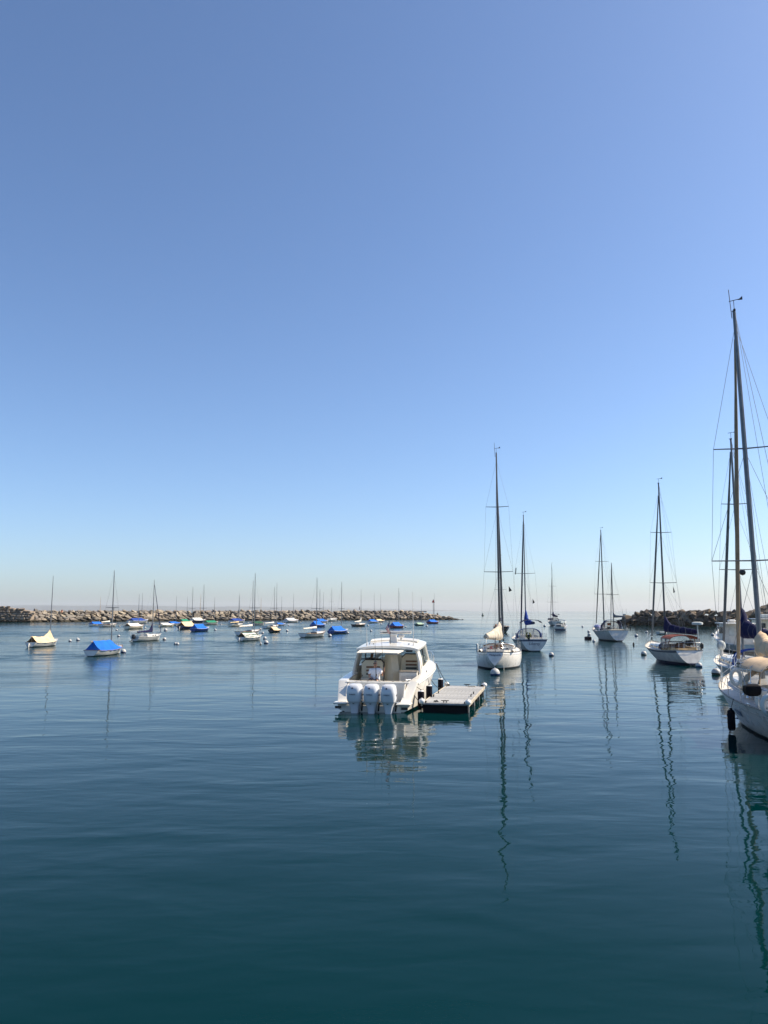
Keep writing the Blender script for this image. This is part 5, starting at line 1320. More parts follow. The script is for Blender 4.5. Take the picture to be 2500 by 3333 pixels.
# radar, antennas, rods
rp = MB(); rp.loft([[(0.02 + x * w_, 4.55 + y * w_, z) for x, y in ((-1, -1), (1, -1), (1, 1), (-1, 1))] for w_, z in ((0.20, 2.42), (0.17, 2.62), (0.13, 2.84), (0.15, 2.93))])
ro = rp.build('radar_pedestal', gel, m1)
rb = MB(); rb.loft([[(0.12 + x, 4.55 + 0.07 * math.cos(a) - 0.12 * x * 0, 3.02 + 0.07 * math.sin(a)) for a in [2 * math.pi * j / 10 for j in range(10)]] for x in (-0.72, -0.70, 0.70, 0.73)])
rbo = rb.build('radar_scanner', gel, m1, smooth=True)
text_mesh('lettering', 'GARMIN', 0.105, blackp, rbo, (-0.28, 4.468, 3.02), (R(90), 0, 0), align='CENTER'); MB().box((0.52, 4.474, 3.02), (0.22, 0.012, 0.06)).build('label_plate', c_grey, rbo)
MB().lathe([(0.05, -0.16), (0.05, -0.06), (0.13, -0.03), (0.14, 0.05), (0.10, 0.08)], (0.38, 4.6, 2.84), 14).build('gps_dome', gel, m1, smooth=True)
for x, y, z1 in ((-1.02, 3.6, 3.25), (1.08, 3.7, 4.85)):
    a_ = MB(); a_.tube([(x, y, 2.34), (x, y, 2.56)], 0.03, 8); a_.tube([(x, y, 2.56), (x - 0.02, y, z1)], [0.014, 0.008], 6); a_.build('antenna', gel, m1)
for x, y in ((-0.75, 3.75), (0.86, 3.8), (-0.95, 3.85)):
    MB().tube([(x, y, 2.38), (x, y, 2.57)], 0.035, 8).build('roof_light', steel, m1)
for x, y, lean in ((-0.12, 1.25, -0.05), (0.20, 1.28, -0.10)):
    rd = MB(); rd.tube([(x, y, 1.0), (x, y, 1.30)], 0.022, 6); rd.tube([(x, y, 1.30), (x + lean * 0.2, y, 1.75)], 0.016, 6); rd.tube([(x + lean * 0.2, y, 1.75), (x + lean, y - 0.05, 3.05)], [0.012, 0.004], 5)
    rd.box((x + 0.02, y - 0.05, 1.36), (0.05, 0.07, 0.09), bev=0.01)
    rd.build('fishing_rod', blackp, m1)
MB().tube([(-0.78, 1.30, 1.10), (-0.78, 1.30, 1.22), (-0.70, 1.28, 1.34)], 0.02, 6).build('rod_holder', blackp, m1)
for x in (-0.45, 0.05, 0.62, 1.05): MB().lathe([(0.045, 0), (0.045, 0.012), (0.02, 0.014)], (x, 1.14, 1.105), 10).build('deck_fitting', blackp, m1)
cl = [cleat(m1, (1.25, 1.2, 1.105), R(60), 1.0, steel), cleat(m1, (1.62, 4.0, WZ(4.0) + 0.03), R(80), 1.0, steel), cleat(m1, (1.70, 6.8, WZ(6.8) + 0.03), R(80), 1.0, steel)]
# outboards
pearl = pm('outboard_white', (0.62, 0.64, 0.67), 0.22, 0.03, 1.5, coat=0.4)
def outboard(x):
    e = [(1.135, 0.10, -0.34, -0.10), (1.12, 0.19, -0.48, -0.02), (1.07, 0.255, -0.58, 0.05), (0.95, 0.29, -0.645, 0.08), (0.78, 0.305, -0.66, 0.08), (0.55, 0.30, -0.63, 0.06), (0.46, 0.275, -0.60, 0.03)]
    lo = [(0.455, 0.262, -0.58, 0.02), (0.40, 0.235, -0.54, -0.02), (0.28, 0.185, -0.50, -0.06), (0.10, 0.15, -0.47, -0.10), (-0.10, 0.13, -0.45, -0.12), (-0.45, 0.10, -0.42, -0.14)]
    def sec(z, w_, y0, y1):
        yc_, hy = (y0 + y1) / 2, (y1 - y0) / 2; q = []
        for j in range(16):
            a = 2 * math.pi * (j + 0.5) / 16; c_, s_ = math.cos(a), math.sin(a)
            q.append((x + w_ * math.copysign(abs(c_) ** 0.5, c_), yc_ + hy * math.copysign(abs(s_) ** 0.5, s_), z))
        return q
    ob = bpy.data.objects.new('outboard_motor', None); C.objects.link(ob); ob.parent = m1
    MB().loft([sec(*q) for q in e]).build('cowling', pearl, ob, smooth=True, angle=35)
    MB().loft([sec(*q) for q in lo]).build('leg', pearl, ob, smooth=True, angle=35)
    MB().box((x + 0.30, -0.05, 0.40), (0.16, 0.20, 0.07), bev=0.02).build('steering_arm', steel, ob)
    MB().tube([(x + 0.26, -0.06, 0.38), (x + 0.23, -0.08, 0.05)], 0.03, 6).build('steering_hose', rubber, ob)
    MB().box((x, 0.06, 0.20), (0.30, 0.26, 0.46), bev=0.04).build('bracket', rubber, ob)
    MB().slab([(x - 0.05, -0.553, 0.40), (x + 0.05, -0.553, 0.40), (x, -0.548, 0.365)], -0.01).build('badge', blackp, ob)
    MB().lathe([(0.032, 0), (0.034, 0.012), (0.01, 0.014)], (x - 0.03, -0.652, 0.985), 12, axis='y').build('badge', blackp, ob)
    MB().lathe([(0.028, -0.012), (0.03, 0.0), (0.01, 0.002)], (x - 0.03, -0.645, 0.985), 12, axis='y').build('badge', navyp, ob)
    text_mesh('lettering', 'YAMAHA', 0.062, navyp, ob, (x - 0.03, -0.668, 0.74), (R(91), 0, 0), ext=0.003)
    text_mesh('lettering', '300', 0.085, blackp, ob, (x + 0.309, -0.20, 0.70), (R(90), 0, R(90)), ext=0.003)
    MB().lathe([(0.03, 0), (0.03, 0.008)], (x + 0.302, -0.36, 0.70), 12, axis='x').build('badge', blackp, ob)
    return ob
for x in (-0.66, 0.02, 0.71): outboard(x)
# bow rail
MB().tube([(1.55, 7.2, WZ(7.2) + 0.42), (1.15, 9.2, WZ(9.2) + 0.45), (0.3, 10.9, WZ(10.9) + 0.45), (-0.3, 10.9, WZ(10.9) + 0.45), (-1.15, 9.2, WZ(9.2) + 0.45), (-1.55, 7.2, WZ(7.2) + 0.42)], 0.014, 6).build('bow_rail', steel, m1, smooth=True)
for y, x in ((7.2, 1.55), (8.2, 1.38), (9.2, 1.15), (10.2, 0.7)):
    for sd in (-1, 1): MB().tube([(sd * x, y, WZ(y)), (sd * x, y, WZ(y) + 0.43)], 0.012, 6).build('rail_post', steel, m1)

# flag and staff
fl = thing('flag', 'striped red, white and blue flag drooping from a staff on the cruiser hardtop', 'flag', tuple(CM @ Vector((-0.05, 3.9, 2.42))), CAZ)
MB().tube([(0.06, 0, 0), (0.0, -0.02, 1.16)], 0.012, 6).build('flag_staff', blackp, fl)
fm = bpy.data.materials.new('stripes_and_stars'); fm.use_nodes = True
t = fm.node_tree; b = t.nodes['Principled BSDF']; L_ = t.links.new
at = t.nodes.new('ShaderNodeUVMap'); sx = t.nodes.new('ShaderNodeSeparateXYZ'); L_(at.outputs[0], sx.inputs[0])
def mth(op, a, c):
    n = t.nodes.new('ShaderNodeMath'); n.operation = op
    for i, q in enumerate((a, c)):
        if isinstance(q, (int, float)): n.inputs[i].default_value = q
        else: L_(q, n.inputs[i])
    return n.outputs[0]
st_ = mth('LESS_THAN', mth('MODULO', mth('MULTIPLY', sx.outputs[1], 13), 2), 1)
can = mth('MULTIPLY', mth('LESS_THAN', sx.outputs[0], 0.4), mth('GREATER_THAN', sx.outputs[1], 0.46))
m_a = t.nodes.new('ShaderNodeMix'); m_a.data_type = 'RGBA'; m_a.inputs['A'].default_value = (0.75, 0.73, 0.70, 1); m_a.inputs['B'].default_value = (0.45, 0.02, 0.03, 1); L_(st_, m_a.inputs['Factor'])
m_b = t.nodes.new('ShaderNodeMix'); m_b.data_type = 'RGBA'; m_b.inputs['B'].default_value = (0.015, 0.025, 0.12, 1); L_(can, m_b.inputs['Factor']); L_(m_a.outputs['Result'], m_b.inputs['A'])
L_(m_b.outputs['Result'], b.inputs['Base Color']); b.inputs['Roughness'].default_value = 0.85
nu, nv = 14, 10; vs, uvs, fs = [], [], []
for i in range(nu + 1):
    for j in range(nv + 1):
        a, c = i / nu, j / nv
        x = -0.01 - 0.17 * a + 0.24 * (1 - c) * a; y = -0.03 + 0.045 * math.sin(a * 8 + c * 2) * a; z = 1.08 - (1 - c) * 0.34 - a * 0.30
        vs.append((x, y + 0.02 * math.sin(c * 7), z)); uvs.append((a, c))
for i in range(nu):
    for j in range(nv): fs.append((i * (nv + 1) + j, (i + 1) * (nv + 1) + j, (i + 1) * (nv + 1) + j + 1, i * (nv + 1) + j + 1))
me = bpy.data.meshes.new('flag_cloth'); me.from_pydata(vs, [], fs); ul = me.uv_layers.new(name='UVMap')
for lp in me.loops: ul.data[lp.index].uv = uvs[lp.vertex_index]
me.materials.append(fm); me.shade_smooth(); fo = bpy.data.objects.new('flag_cloth', me); C.objects.link(fo); fo.parent = fl

# ------------------------------------------------------------------ people
def figure(name, label, M, bones, skinm, top=None, legm=None, hair=None, head=None, scale=1.0, glasses=False):
    """one continuous body grown with a skin over a posed skeleton; bones = {joint: (pos, radius)}, edges by name"""
    J, E = bones
    names = list(J); idx = {k: i for i, k in enumerate(names)}
    me = bpy.data.meshes.new('body'); me.from_pydata([J[k][0] for k in names], [(idx[a], idx[b]) for a, b in E], [])
    tmp = bpy.data.objects.new('body', me); C.objects.link(tmp)
    md = tmp.modifiers.new('skin', 'SKIN'); md.use_smooth_shade = True
    for i, k in enumerate(names):
        r = J[k][1]; r = r if isinstance(r, tuple) else (r, r)
        me.skin_vertices[0].data[i].radius = r
    me.skin_vertices[0].data[idx['pelvis']].use_root = True
    sd = tmp.modifiers.new('sub', 'SUBSURF'); sd.levels = 2; sd.render_levels = 2
    dg = bpy.context.evaluated_depsgraph_get(); m2_ = bpy.data.meshes.new_from_object(tmp.evaluated_get(dg))
    bpy.data.objects.remove(tmp)
    m2_.materials.clear(); m2_.materials.append(skinm)
    m2_.shade_smooth()
    root = bpy.data.objects.new(name, None); C.objects.link(root); root.matrix_world = M; tag(root, label, 'person')
    body = bpy.data.objects.new('body', m2_); C.objects.link(body); body.parent = root
    # clothes: the faces of the body that they cover, pushed out a little
    def garment(nm, mat, test, off):
        bm = bmesh.new(); bm.from_mesh(m2_); bm.normal_update()
        kill = [f for f in bm.faces if not test(f.calc_center_median())]
        bmesh.ops.delete(bm, geom=kill, context='FACES')
        if not bm.faces: bm.free(); return
        bm.normal_update()
        for v in bm.verts: v.co += v.normal * off
        g = bpy.data.meshes.new(nm); bm.to_mesh(g); bm.free(); g.materials.clear(); g.materials.append(mat); g.shade_smooth()
        o = bpy.data.objects.new(nm, g); C.objects.link(o); o.parent = body
        o.modifiers.new('thick', 'SOLIDIFY').thickness = -0.006
    if top: garment('shirt', top[0], top[1], 0.018)
    if legm: garment('trousers', legm[0], legm[1], 0.014)
    hc = Vector(J['head'][0]); hr = head or 0.1
    def ell(nm, mat, c, rad, par=body, cut=None):
        mb_ = MB(); mb_.sheet(lambda a, b: (c[0] + rad[0] * math.sin(a * math.pi) * math.cos(b * 2 * math.pi), c[1] + rad[1] * math.sin(a * math.pi) * math.sin(b * 2 * math.pi), c[2] + rad[2] * math.cos(a * math.pi * (cut or 1.0))), 8, 12, 0)
        return mb_.build(nm, mat, par, smooth=True)
    if hair: ell('hair', hair, hc + Vector((0, 0.030, 0.040)), (hr * 0.84, hr * 0.92, hr * 0.80), cut=0.62)
    return root, body, hc
# -- seated man in a white shirt on the aft bench, facing aft
J = {'pelvis': ((0, 0, 0.10), (0.15, 0.12)), 'belly': ((0, 0.0, 0.26), (0.165, 0.13)), 'chest': ((0, 0.02, 0.44), (0.175, 0.12)), 'neck0': ((0, 0.02, 0.58), 0.07), 'neck': ((0, 0.0, 0.64), 0.058),
     'jaw': ((0, -0.02, 0.705), (0.070, 0.080)), 'head': ((0, -0.005, 0.79), (0.080, 0.095)), 'crown': ((0, 0.0, 0.87), (0.058, 0.07))}
E = [('pelvis', 'belly'), ('belly', 'chest'), ('chest', 'neck0'), ('neck0', 'neck'), ('neck', 'jaw'), ('jaw', 'head'), ('head', 'crown')]
for sd, nm in ((-1, 'r'), (1, 'l')):
    J.update({nm + 'sh': ((sd * 0.19, 0.02, 0.52), 0.075), nm + 'hip': ((sd * 0.10, -0.04, 0.08), 0.10), nm + 'knee': ((sd * 0.16, -0.44, 0.10), 0.072), nm + 'shin': ((sd * 0.16, -0.46, -0.14), 0.058), nm + 'ank': ((sd * 0.16, -0.42, -0.34), 0.042), nm + 'toe': ((sd * 0.17, -0.60, -0.37), (0.045, 0.03))})
    E += [('chest', nm + 'sh'), ('pelvis', nm + 'hip'), (nm + 'hip', nm + 'knee'), (nm + 'knee', nm + 'shin'), (nm + 'shin', nm + 'ank'), (nm + 'ank', nm + 'toe')]
J.update({'rel': ((-0.27, -0.04, 0.27), 0.052), 'rwr': ((-0.14, -0.24, 0.20), 0.034), 'rpalm': ((-0.10, -0.31, 0.19), (0.042, 0.026)),
          'lel': ((0.33, -0.08, 0.30), 0.052), 'lwr': ((0.40, -0.22, 0.50), 0.034), 'lpalm': ((0.42, -0.25, 0.575), (0.044, 0.026))})
E += [('rsh', 'rel'), ('rel', 'rwr'), ('rwr', 'rpalm'), ('lsh', 'lel'), ('lel', 'lwr'), ('lwr', 'lpalm')]
for hnd, base, dv, sv in (('r', Vector((-0.085, -0.335, 0.185)), Vector((0.045, -0.05, -0.02)), Vector((0.018, 0.012, 0.010))), ('l', Vector((0.430, -0.262, 0.61)), Vector((0.03, -0.015, 0.055)), Vector((0.014, -0.012, -0.006)))):
    for k in range(4):
        f0 = base + sv * (k - 1.5); ln = (0.8, 1.0, 0.95, 0.75)[k]
        J[hnd + 'f%d' % k] = (f0, 0.011); J[hnd + 'g%d' % k] = (f0 + dv * ln * 0.8, 0.009); J[hnd + 'h%d' % k] = (f0 + dv * ln * 1.25 + Vector((0, -0.012, 0)), 0.007)
        E += [(hnd + 'palm', hnd + 'f%d' % k), (hnd + 'f%d' % k, hnd + 'g%d' % k), (hnd + 'g%d' % k, hnd + 'h%d' % k)]
    th = Vector(J[hnd + 'palm'][0]); J[hnd + 't0'] = (th + sv * 2.2 + dv * 0.1, 0.012); J[hnd + 't1'] = (th + sv * 3.4 + dv * 0.6, 0.009)
    E += [(hnd + 'palm', hnd + 't0'), (hnd + 't0', hnd + 't1')]
Mman = CM @ Matrix.Translation((-0.30, 1.98, 0.98))
root, body, hc = figure('person', 'seated person in white short sleeved shirt and dark glasses in the cruiser cockpit', Mman, (J, E), skin,
    top=(shirt_w, lambda c: 0.12 < c.z < 0.60 and abs(c.x) < 0.30 and c.y > -0.15 and not (abs(c.x) > 0.20 and c.z < 0.36)),
    legm=(cloth('grey_shorts', (0.10, 0.10, 0.12)), lambda c: c.z < 0.20 and c.z > -0.05 and c.y > -0.40 and abs(c.x) < 0.27), hair=hair_g, head=0.092)
MB().box((0, -0.095, 0.795), (0.135, 0.03, 0.04), bev=0.01).build('sunglasses', blackp, body)
MB().loft([[(x, y, z) for x, y, z in ((-0.016, -0.095, zz), (0.016, -0.095, zz), (0, -0.095 - d_, zz))] for zz, d_ in ((0.80, 0.012), (0.757, 0.030), (0.748, 0.01))]).build('nose', skin, body)
MB().box((0, -0.094, 0.722), (0.05, 0.012, 0.010), bev=0.003).build('mouth', pm('lips', (0.32, 0.12, 0.10), 0.6), body)
for sd in (-1, 1): MB().lathe([(0.006, -0.008), (0.024, -0.004), (0.026, 0.004), (0.008, 0.01)], (sd * 0.085, 0.005, 0.78), 10, axis='x').build('ear', skin, body, smooth=True)
# -- bending person at the helm deck
J2 = {'pelvis': ((0, 0.25, 0.10), (0.14, 0.12)), 'belly': ((0.0, 0.18, 0.26), (0.15, 0.12)), 'chest': ((0.02, 0.05, 0.42), (0.16, 0.12)), 'neck0': ((0.06, -0.03, 0.53), 0.065), 'neck': ((0.09, -0.05, 0.58), 0.055), 'jaw': ((0.115, -0.08, 0.62), 0.07), 'head': ((0.125, -0.07, 0.70), (0.08, 0.092)), 'crown': ((0.125, -0.05, 0.775), 0.06),
      'rsh': ((-0.16, 0.03, 0.50), 0.07), 'rel': ((-0.24, -0.10, 0.28), 0.05), 'rwr': ((-0.12, -0.26, 0.24), 0.033), 'rpalm': ((-0.07, -0.31, 0.24), 0.035), 'rf': ((-0.03, -0.35, 0.24), 0.014),
      'lsh': ((0.18, 0.06, 0.52), 0.07), 'lel': ((0.38, 0.0, 0.66), 0.05), 'lwr': ((0.56, -0.04, 0.82), 0.034), 'lpalm': ((0.61, -0.05, 0.86), 0.036), 'lf': ((0.66, -0.06, 0.89), 0.014), 'lf2': ((0.65, -0.08, 0.91), 0.012), 'lt': ((0.60, -0.09, 0.90), 0.012)}
E2 = [('pelvis', 'belly'), ('belly', 'chest'), ('chest', 'neck0'), ('neck0', 'neck'), ('neck', 'jaw'), ('jaw', 'head'), ('head', 'crown'), ('chest', 'rsh'), ('rsh', 'rel'), ('rel', 'rwr'), ('rwr', 'rpalm'), ('rpalm', 'rf'), ('chest', 'lsh'), ('lsh', 'lel'), ('lel', 'lwr'), ('lwr', 'lpalm'), ('lpalm', 'lf'), ('lpalm', 'lf2'), ('lpalm', 'lt')]
for sd, nm in ((-1, 'r'), (1, 'l')):
    J2.update({nm + 'hip': ((sd * 0.10, 0.25, 0.04), 0.095), nm + 'knee': ((sd * 0.12, 0.14, -0.32), 0.068), nm + 'ank': ((sd * 0.12, 0.26, -0.70), 0.042), nm + 'toe': ((sd * 0.13, 0.10, -0.74), (0.045, 0.03))})
    E2 += [('pelvis', nm + 'hip'), (nm + 'hip', nm + 'knee'), (nm + 'knee', nm + 'ank'), (nm + 'ank', nm + 'toe')]
figure('person', 'dark haired person leaning with raised arm behind the port seat of the cruiser', CM @ Matrix.Translation((-1.02, 4.2, 1.30)), (J2, E2), skin_d,
    top=(shirt_w, lambda c: 0.10 < c.z and (c.z < 0.60 or c.x > 0.25) and c.x < 0.55 and not (c.x > 0.03 and c.x < 0.22 and c.z > 0.55)), legm=(cloth_d, lambda c: c.z < 0.10 and c.z > -0.68), hair=hair_d, head=0.095)
# -- people out on the breakwater
def walker(name_label, base, facing, mats, sit=False, hgt=1.72):
    k = hgt / 1.72
    if not sit:
        J3 = {'pelvis': ((0, 0, 0.92), (0.15, 0.11)), 'belly': ((0, -0.01, 1.08), (0.145, 0.11)), 'chest': ((0, -0.03, 1.28), (0.16, 0.11)), 'neck': ((0, -0.05, 1.46), 0.058), 'jaw': ((0, -0.085, 1.53), 0.072), 'head': ((0, -0.08, 1.62), (0.082, 0.095)), 'crown': ((0, -0.06, 1.69), 0.06)}
        E3 = [('pelvis', 'belly'), ('belly', 'chest'), ('chest', 'neck'), ('neck', 'jaw'), ('jaw', 'head'), ('head', 'crown')]
        for sd, nm in ((-1, 'r'), (1, 'l')):
            J3.update({nm + 'sh': ((sd * 0.18, -0.02, 1.38), 0.07), nm + 'el': ((sd * 0.24, 0.03, 1.10), 0.05), nm + 'wr': ((sd * 0.20, -0.16, 0.95), 0.035), nm + 'hd': ((sd * 0.19, -0.22, 0.90), 0.035), nm + 'hip': ((sd * 0.10, 0, 0.88), 0.10), nm + 'kn': ((sd * 0.11, -0.05 * sd, 0.48), 0.07), nm + 'an': ((sd * 0.11, 0.06 * sd, 0.09), 0.045), nm + 'to': ((sd * 0.12, 0.06 * sd - 0.16, 0.045), (0.045, 0.035))})
            E3 += [('chest', nm + 'sh'), (nm + 'sh', nm + 'el'), (nm + 'el', nm + 'wr'), (nm + 'wr', nm + 'hd'), ('pelvis', nm + 'hip'), (nm + 'hip', nm + 'kn'), (nm + 'kn', nm + 'an'), (nm + 'an', nm + 'to')]
        tz, lz = 0.86, 0.92
    else:
        J3 = {'pelvis': ((0, 0, 0.14), (0.15, 0.12)), 'belly': ((0, 0.0, 0.32), (0.15, 0.12)), 'chest': ((0, -0.04, 0.52), (0.16, 0.12)), 'neck': ((0, -0.06, 0.70), 0.058), 'jaw': ((0, -0.09, 0.77), 0.072), 'head': ((0, -0.085, 0.86), (0.082, 0.095)), 'crown': ((0, -0.07, 0.93), 0.06)}
        E3 = [('pelvis', 'belly'), ('belly', 'chest'), ('chest', 'neck'), ('neck', 'jaw'), ('jaw', 'head'), ('head', 'crown')]
        for sd, nm in ((-1, 'r'), (1, 'l')):
            J3.update({nm + 'sh': ((sd * 0.18, -0.02, 0.62), 0.07), nm + 'el': ((sd * 0.24, -0.10, 0.36), 0.05), nm + 'wr': ((sd * 0.14, -0.32, 0.36), 0.035), nm + 'hd': ((sd * 0.10, -0.38, 0.38), 0.035), nm + 'hip': ((sd * 0.10, -0.06, 0.12), 0.10), nm + 'kn': ((sd * 0.13, -0.42, 0.30), 0.07), nm + 'an': ((sd * 0.13, -0.52, -0.12), 0.045), nm + 'to': ((sd * 0.14, -0.68, -0.15), (0.045, 0.035))})
            E3 += [('chest', nm + 'sh'), (nm + 'sh', nm + 'el'), (nm + 'el', nm + 'wr'), (nm + 'wr', nm + 'hd'), ('pelvis', nm + 'hip'), (nm + 'hip', nm + 'kn'), (nm + 'kn', nm + 'an'), (nm + 'an', nm + 'to')]
        tz, lz = 0.20, 0.20
    nk = J3['neck'][0][2] + 0.0
    M = Matrix.Translation(base) @ Matrix.Rotation(facing, 4, 'Z') @ Matrix.Scale(k, 4)
    return figure('person', name_label, M, (J3, E3), skin, top=(mats[0], lambda c: tz < c.z < nk and not (c.y < -0.25)), legm=(mats[1], lambda c: c.z <= lz + (0.14 if sit else 0) and c.z > (-0.10 if sit else 0.1)), hair=mats[2], head=0.095)
def on_crest(u, off=5.5):
    best = None
    for i in range(400):
        s_ = total * i / 399.0; p, d = along(line, s_); n = Vector((-d.y, d.x, 0)); q = p + n * off
        uu = 1250 + q.x / q.y * FPX
        if best is None or abs(uu - u) < best[0]: best = (abs(uu - u), q, crest(s_))
    return Vector((best[1].x, best[1].y, best[2]))
p = on_crest(1170); p.z += 0.30; walker('standing person in dark clothes walking along the breakwater top', p, R(80), (cloth_d, cloth('grey_trousers', (0.08, 0.08, 0.09)), hair_d))
p = on_crest(1421, 5.0); p.z += 0.15; walker('person in dark clothes sitting beside the red daymark', p, R(30), (cloth_d, cloth_d, hair_d), sit=True, hgt=1.9)
p = on_crest(209, 3.4); p.z -= 0.55; walker('person sitting on the rocks left of the blue tent dinghy mast', p, R(10), (cloth_r, cloth_r, hair_d), sit=True, hgt=2.0)
# ------------------------------------------------------------------ floating dock beside the cruiser
plankm = pm('weathered_plank', (0.325, 0.33, 0.335), 0.85, 0.18, 3.0, bump=0.006, bscale=40)
DZ = -0.12
A, Bq, Cq, D = [water(u_, v_, 0.5 + DZ) for u_, v_ in ((1381, 2287), (1516, 2292), (1573, 2236), (1459, 2229))]
ctr = (A + Bq) / 2; dirv = ((Cq + D) / 2 - ctr); DL = dirv.length; daz = math.atan2(dirv.x, dirv.y); DW = ((Bq - A).length + (Cq - D).length) / 2
dock = thing('floating_dock', 'small grey planked floating dock beside the motor cruiser', 'dock', (ctr.x, ctr.y, DZ), daz)
npl = 11; pw = DW / npl
pk = MB().box((0, DL / 2, 0.485), (pw * 0.93, DL - 0.16, 0.035), bev=0.006).build('plank', plankm, dock)
pk.location.x = -DW / 2 + pw * 0.5
for i in range(1, npl):
    o = pk.copy(); C.objects.link(o); o.parent = dock; o.location.x = -DW / 2 + pw * (i + 0.5); o.location.z = random.uniform(-0.010, 0.004)
edge_m = pm('dock_edge_board', (0.42, 0.37, 0.29), 0.75, 0.15, 5)
for sx in (-1, 1): MB().box((sx * (DW / 2 + 0.03), DL / 2, 0.44), (0.055, DL, 0.14), bev=0.012).build('edge_board', edge_m, dock)
for y in (0.04, DL - 0.04): MB().box((0, y, 0.465), (DW, 0.06, 0.075), bev=0.012).build('edge_board', plankm, dock)
for k in range(7): MB().box((0, 0.45 + k * (DL - 0.9) / 6, 0.33), (DW - 0.1, 0.07, 0.13)).build('crossbeam', pm('wet_timber', (0.06, 0.05, 0.04), 0.7, 0.2), dock)
for sx in (-1, 1):
    for k in range(4): MB().box((sx * (DW / 2 - 0.24), 0.55 + k * (DL - 1.1) / 3, 0.06), (0.42, 0.95, 0.42), bev=0.05).build('float', rubber, dock)
    for k in range(4): MB().box((sx * (DW / 2 + 0.0), 0.35 + k * (DL - 0.7) / 3, 0.26), (0.04, 0.14, 0.36), bev=0.01).build('side_bracket', pm('galvanised', (0.35, 0.35, 0.34), 0.5, 0.2, 9, metal=0.5), dock)
MB().box((0, 0.10, 0.19), (DW - 0.02, 0.06, 0.44)).build('shade_skirt', rubber, dock)
for sx in (-1, 1):
    for y in (0.02, DL - 0.02):
        MB().lathe([(0.02, -0.10), (0.09, -0.085), (0.125, -0.02), (0.125, 0.03), (0.09, 0.085), (0.03, 0.105), (0.03, 0.13)], (sx * (DW / 2 + 0.02), y, 0.56), 14).build('corner_bumper', wplast, dock, smooth=True)
        MB().lathe([(0.07, -0.02), (0.08, 0.0), (0.07, 0.05)], (sx * (DW / 2 - 0.08), y + (0.08 if y < 1 else -0.08), 0.52), 10).build('bumper_mount', rubber, dock)
for x, y, a in ((-0.02, 0.20, 0), (-DW / 2 + 0.12, 2.2, 90), (-DW / 2 + 0.12, 3.6, 90), (DW / 2 - 0.14, 2.6, 90), (DW / 2 - 0.14, 3.7, 90), (0.1, DL - 0.15, 0)):
    cleat(dock, (x, y, 0.505), R(a), 1.0, rubber)
MB().tube([(0.1 * math.cos(a) * (1 - 0.02 * i) - 0.42, 0.42 + 0.16 * math.sin(a) * 0.5, 0.515 + 0.002 * i) for i, a in enumerate([i * 0.6 for i in range(24)])], 0.014, 6).build('coiled_rope', rope_b, dock)
MB().tube([(0.35 + 0.18 * math.cos(a), DL - 0.5 + 0.06 * math.sin(a), 0.513 + 0.002 * i) for i, a in enumerate([i * 0.6 for i in range(22)])], 0.012, 6).build('coiled_rope', rope_w, dock)
line_('hanging_rope', [(DW / 2 + 0.02, DL - 0.05, 0.5), (DW / 2 + 0.14, DL - 0.1, 0.30), (DW / 2 + 0.10, DL - 0.1, 0.02)], 0.010, rope_b, dock)
DM = Matrix.Translation((ctr.x, ctr.y, DZ)) @ Matrix.Rotation(-daz, 4, 'Z')
# fenders between cruiser and dock
def fender(label, u, v, zt, ln, r, to):
    """u,v = pixel of its top, which hangs zt above the water; `to` = the point its lanyard is tied to"""
    p = water(u, v, zt); f = thing('boat_fender', label, 'fender', (p.x, p.y, zt - ln), 0, 'fenders between cruiser and dock')
    MB().lathe([(0.03, 0.0), (r * 0.8, 0.03), (r, 0.08), (r, ln - 0.07), (r * 0.86, ln - 0.02), (0.04, ln), (0.03, ln + 0.05)], (0, 0, 0), 16).build('fender_body', fendc, f, smooth=True)
    MB().lathe([(r * 0.9, ln - 0.03), (r * 0.80, ln + 0.004), (0.045, ln + 0.016)], (0, 0, 0), 16).build('end_cap', wplast, f, smooth=True)
    q = to - Vector((p.x, p.y, zt - ln))
    line_('lanyard', [(0, 0, ln + 0.04), tuple(q)], 0.011, rope_b, f, sag=0.02)
    return f
fender('black fender against the cruiser stern quarter, nearest the outboards', 1370, 2248, 0.78, 0.72, 0.135, CM @ Vector((1.25, 1.2, 1.18)))
fender('middle black fender between the cruiser and the near end of the dock', 1397, 2230, 0.86, 0.70, 0.135, CM @ Vector((1.62, 4.0, 1.34)))
fender('farthest black fender, by the white bumper on the dock corner', 1434, 2209, 0.78, 0.72, 0.13, CM @ Vector((1.70, 6.8, 1.50)))
# mooring lines
def mooring(label, a, b, sag, m=rope_b, r=0.014):
    o = line_('mooring_line', [a, b], r, m, None, sag=sag); tag(o, label, 'rope', 'lines from cruiser to dock'); return o
mooring('black line from the cruiser bow cleat down to the dock corner', CM @ Vector((1.70, 6.8, 1.52)), DM @ Vector((-DW / 2 + 0.1, DL - 0.1, 0.56)), 0.12)
mooring('black line sagging from the cruiser midship cleat to the far fender', CM @ Vector((1.62, 4.0, 1.36)), DM @ Vector((-DW / 2 + 0.08, DL - 0.35, 0.55)), 0.42)
mooring('black line from the cruiser stern cleat past the near fender', CM @ Vector((1.25, 1.2, 1.18)), DM @ Vector((-DW / 2 + 0.05, 0.1, 0.56)), 0.30)

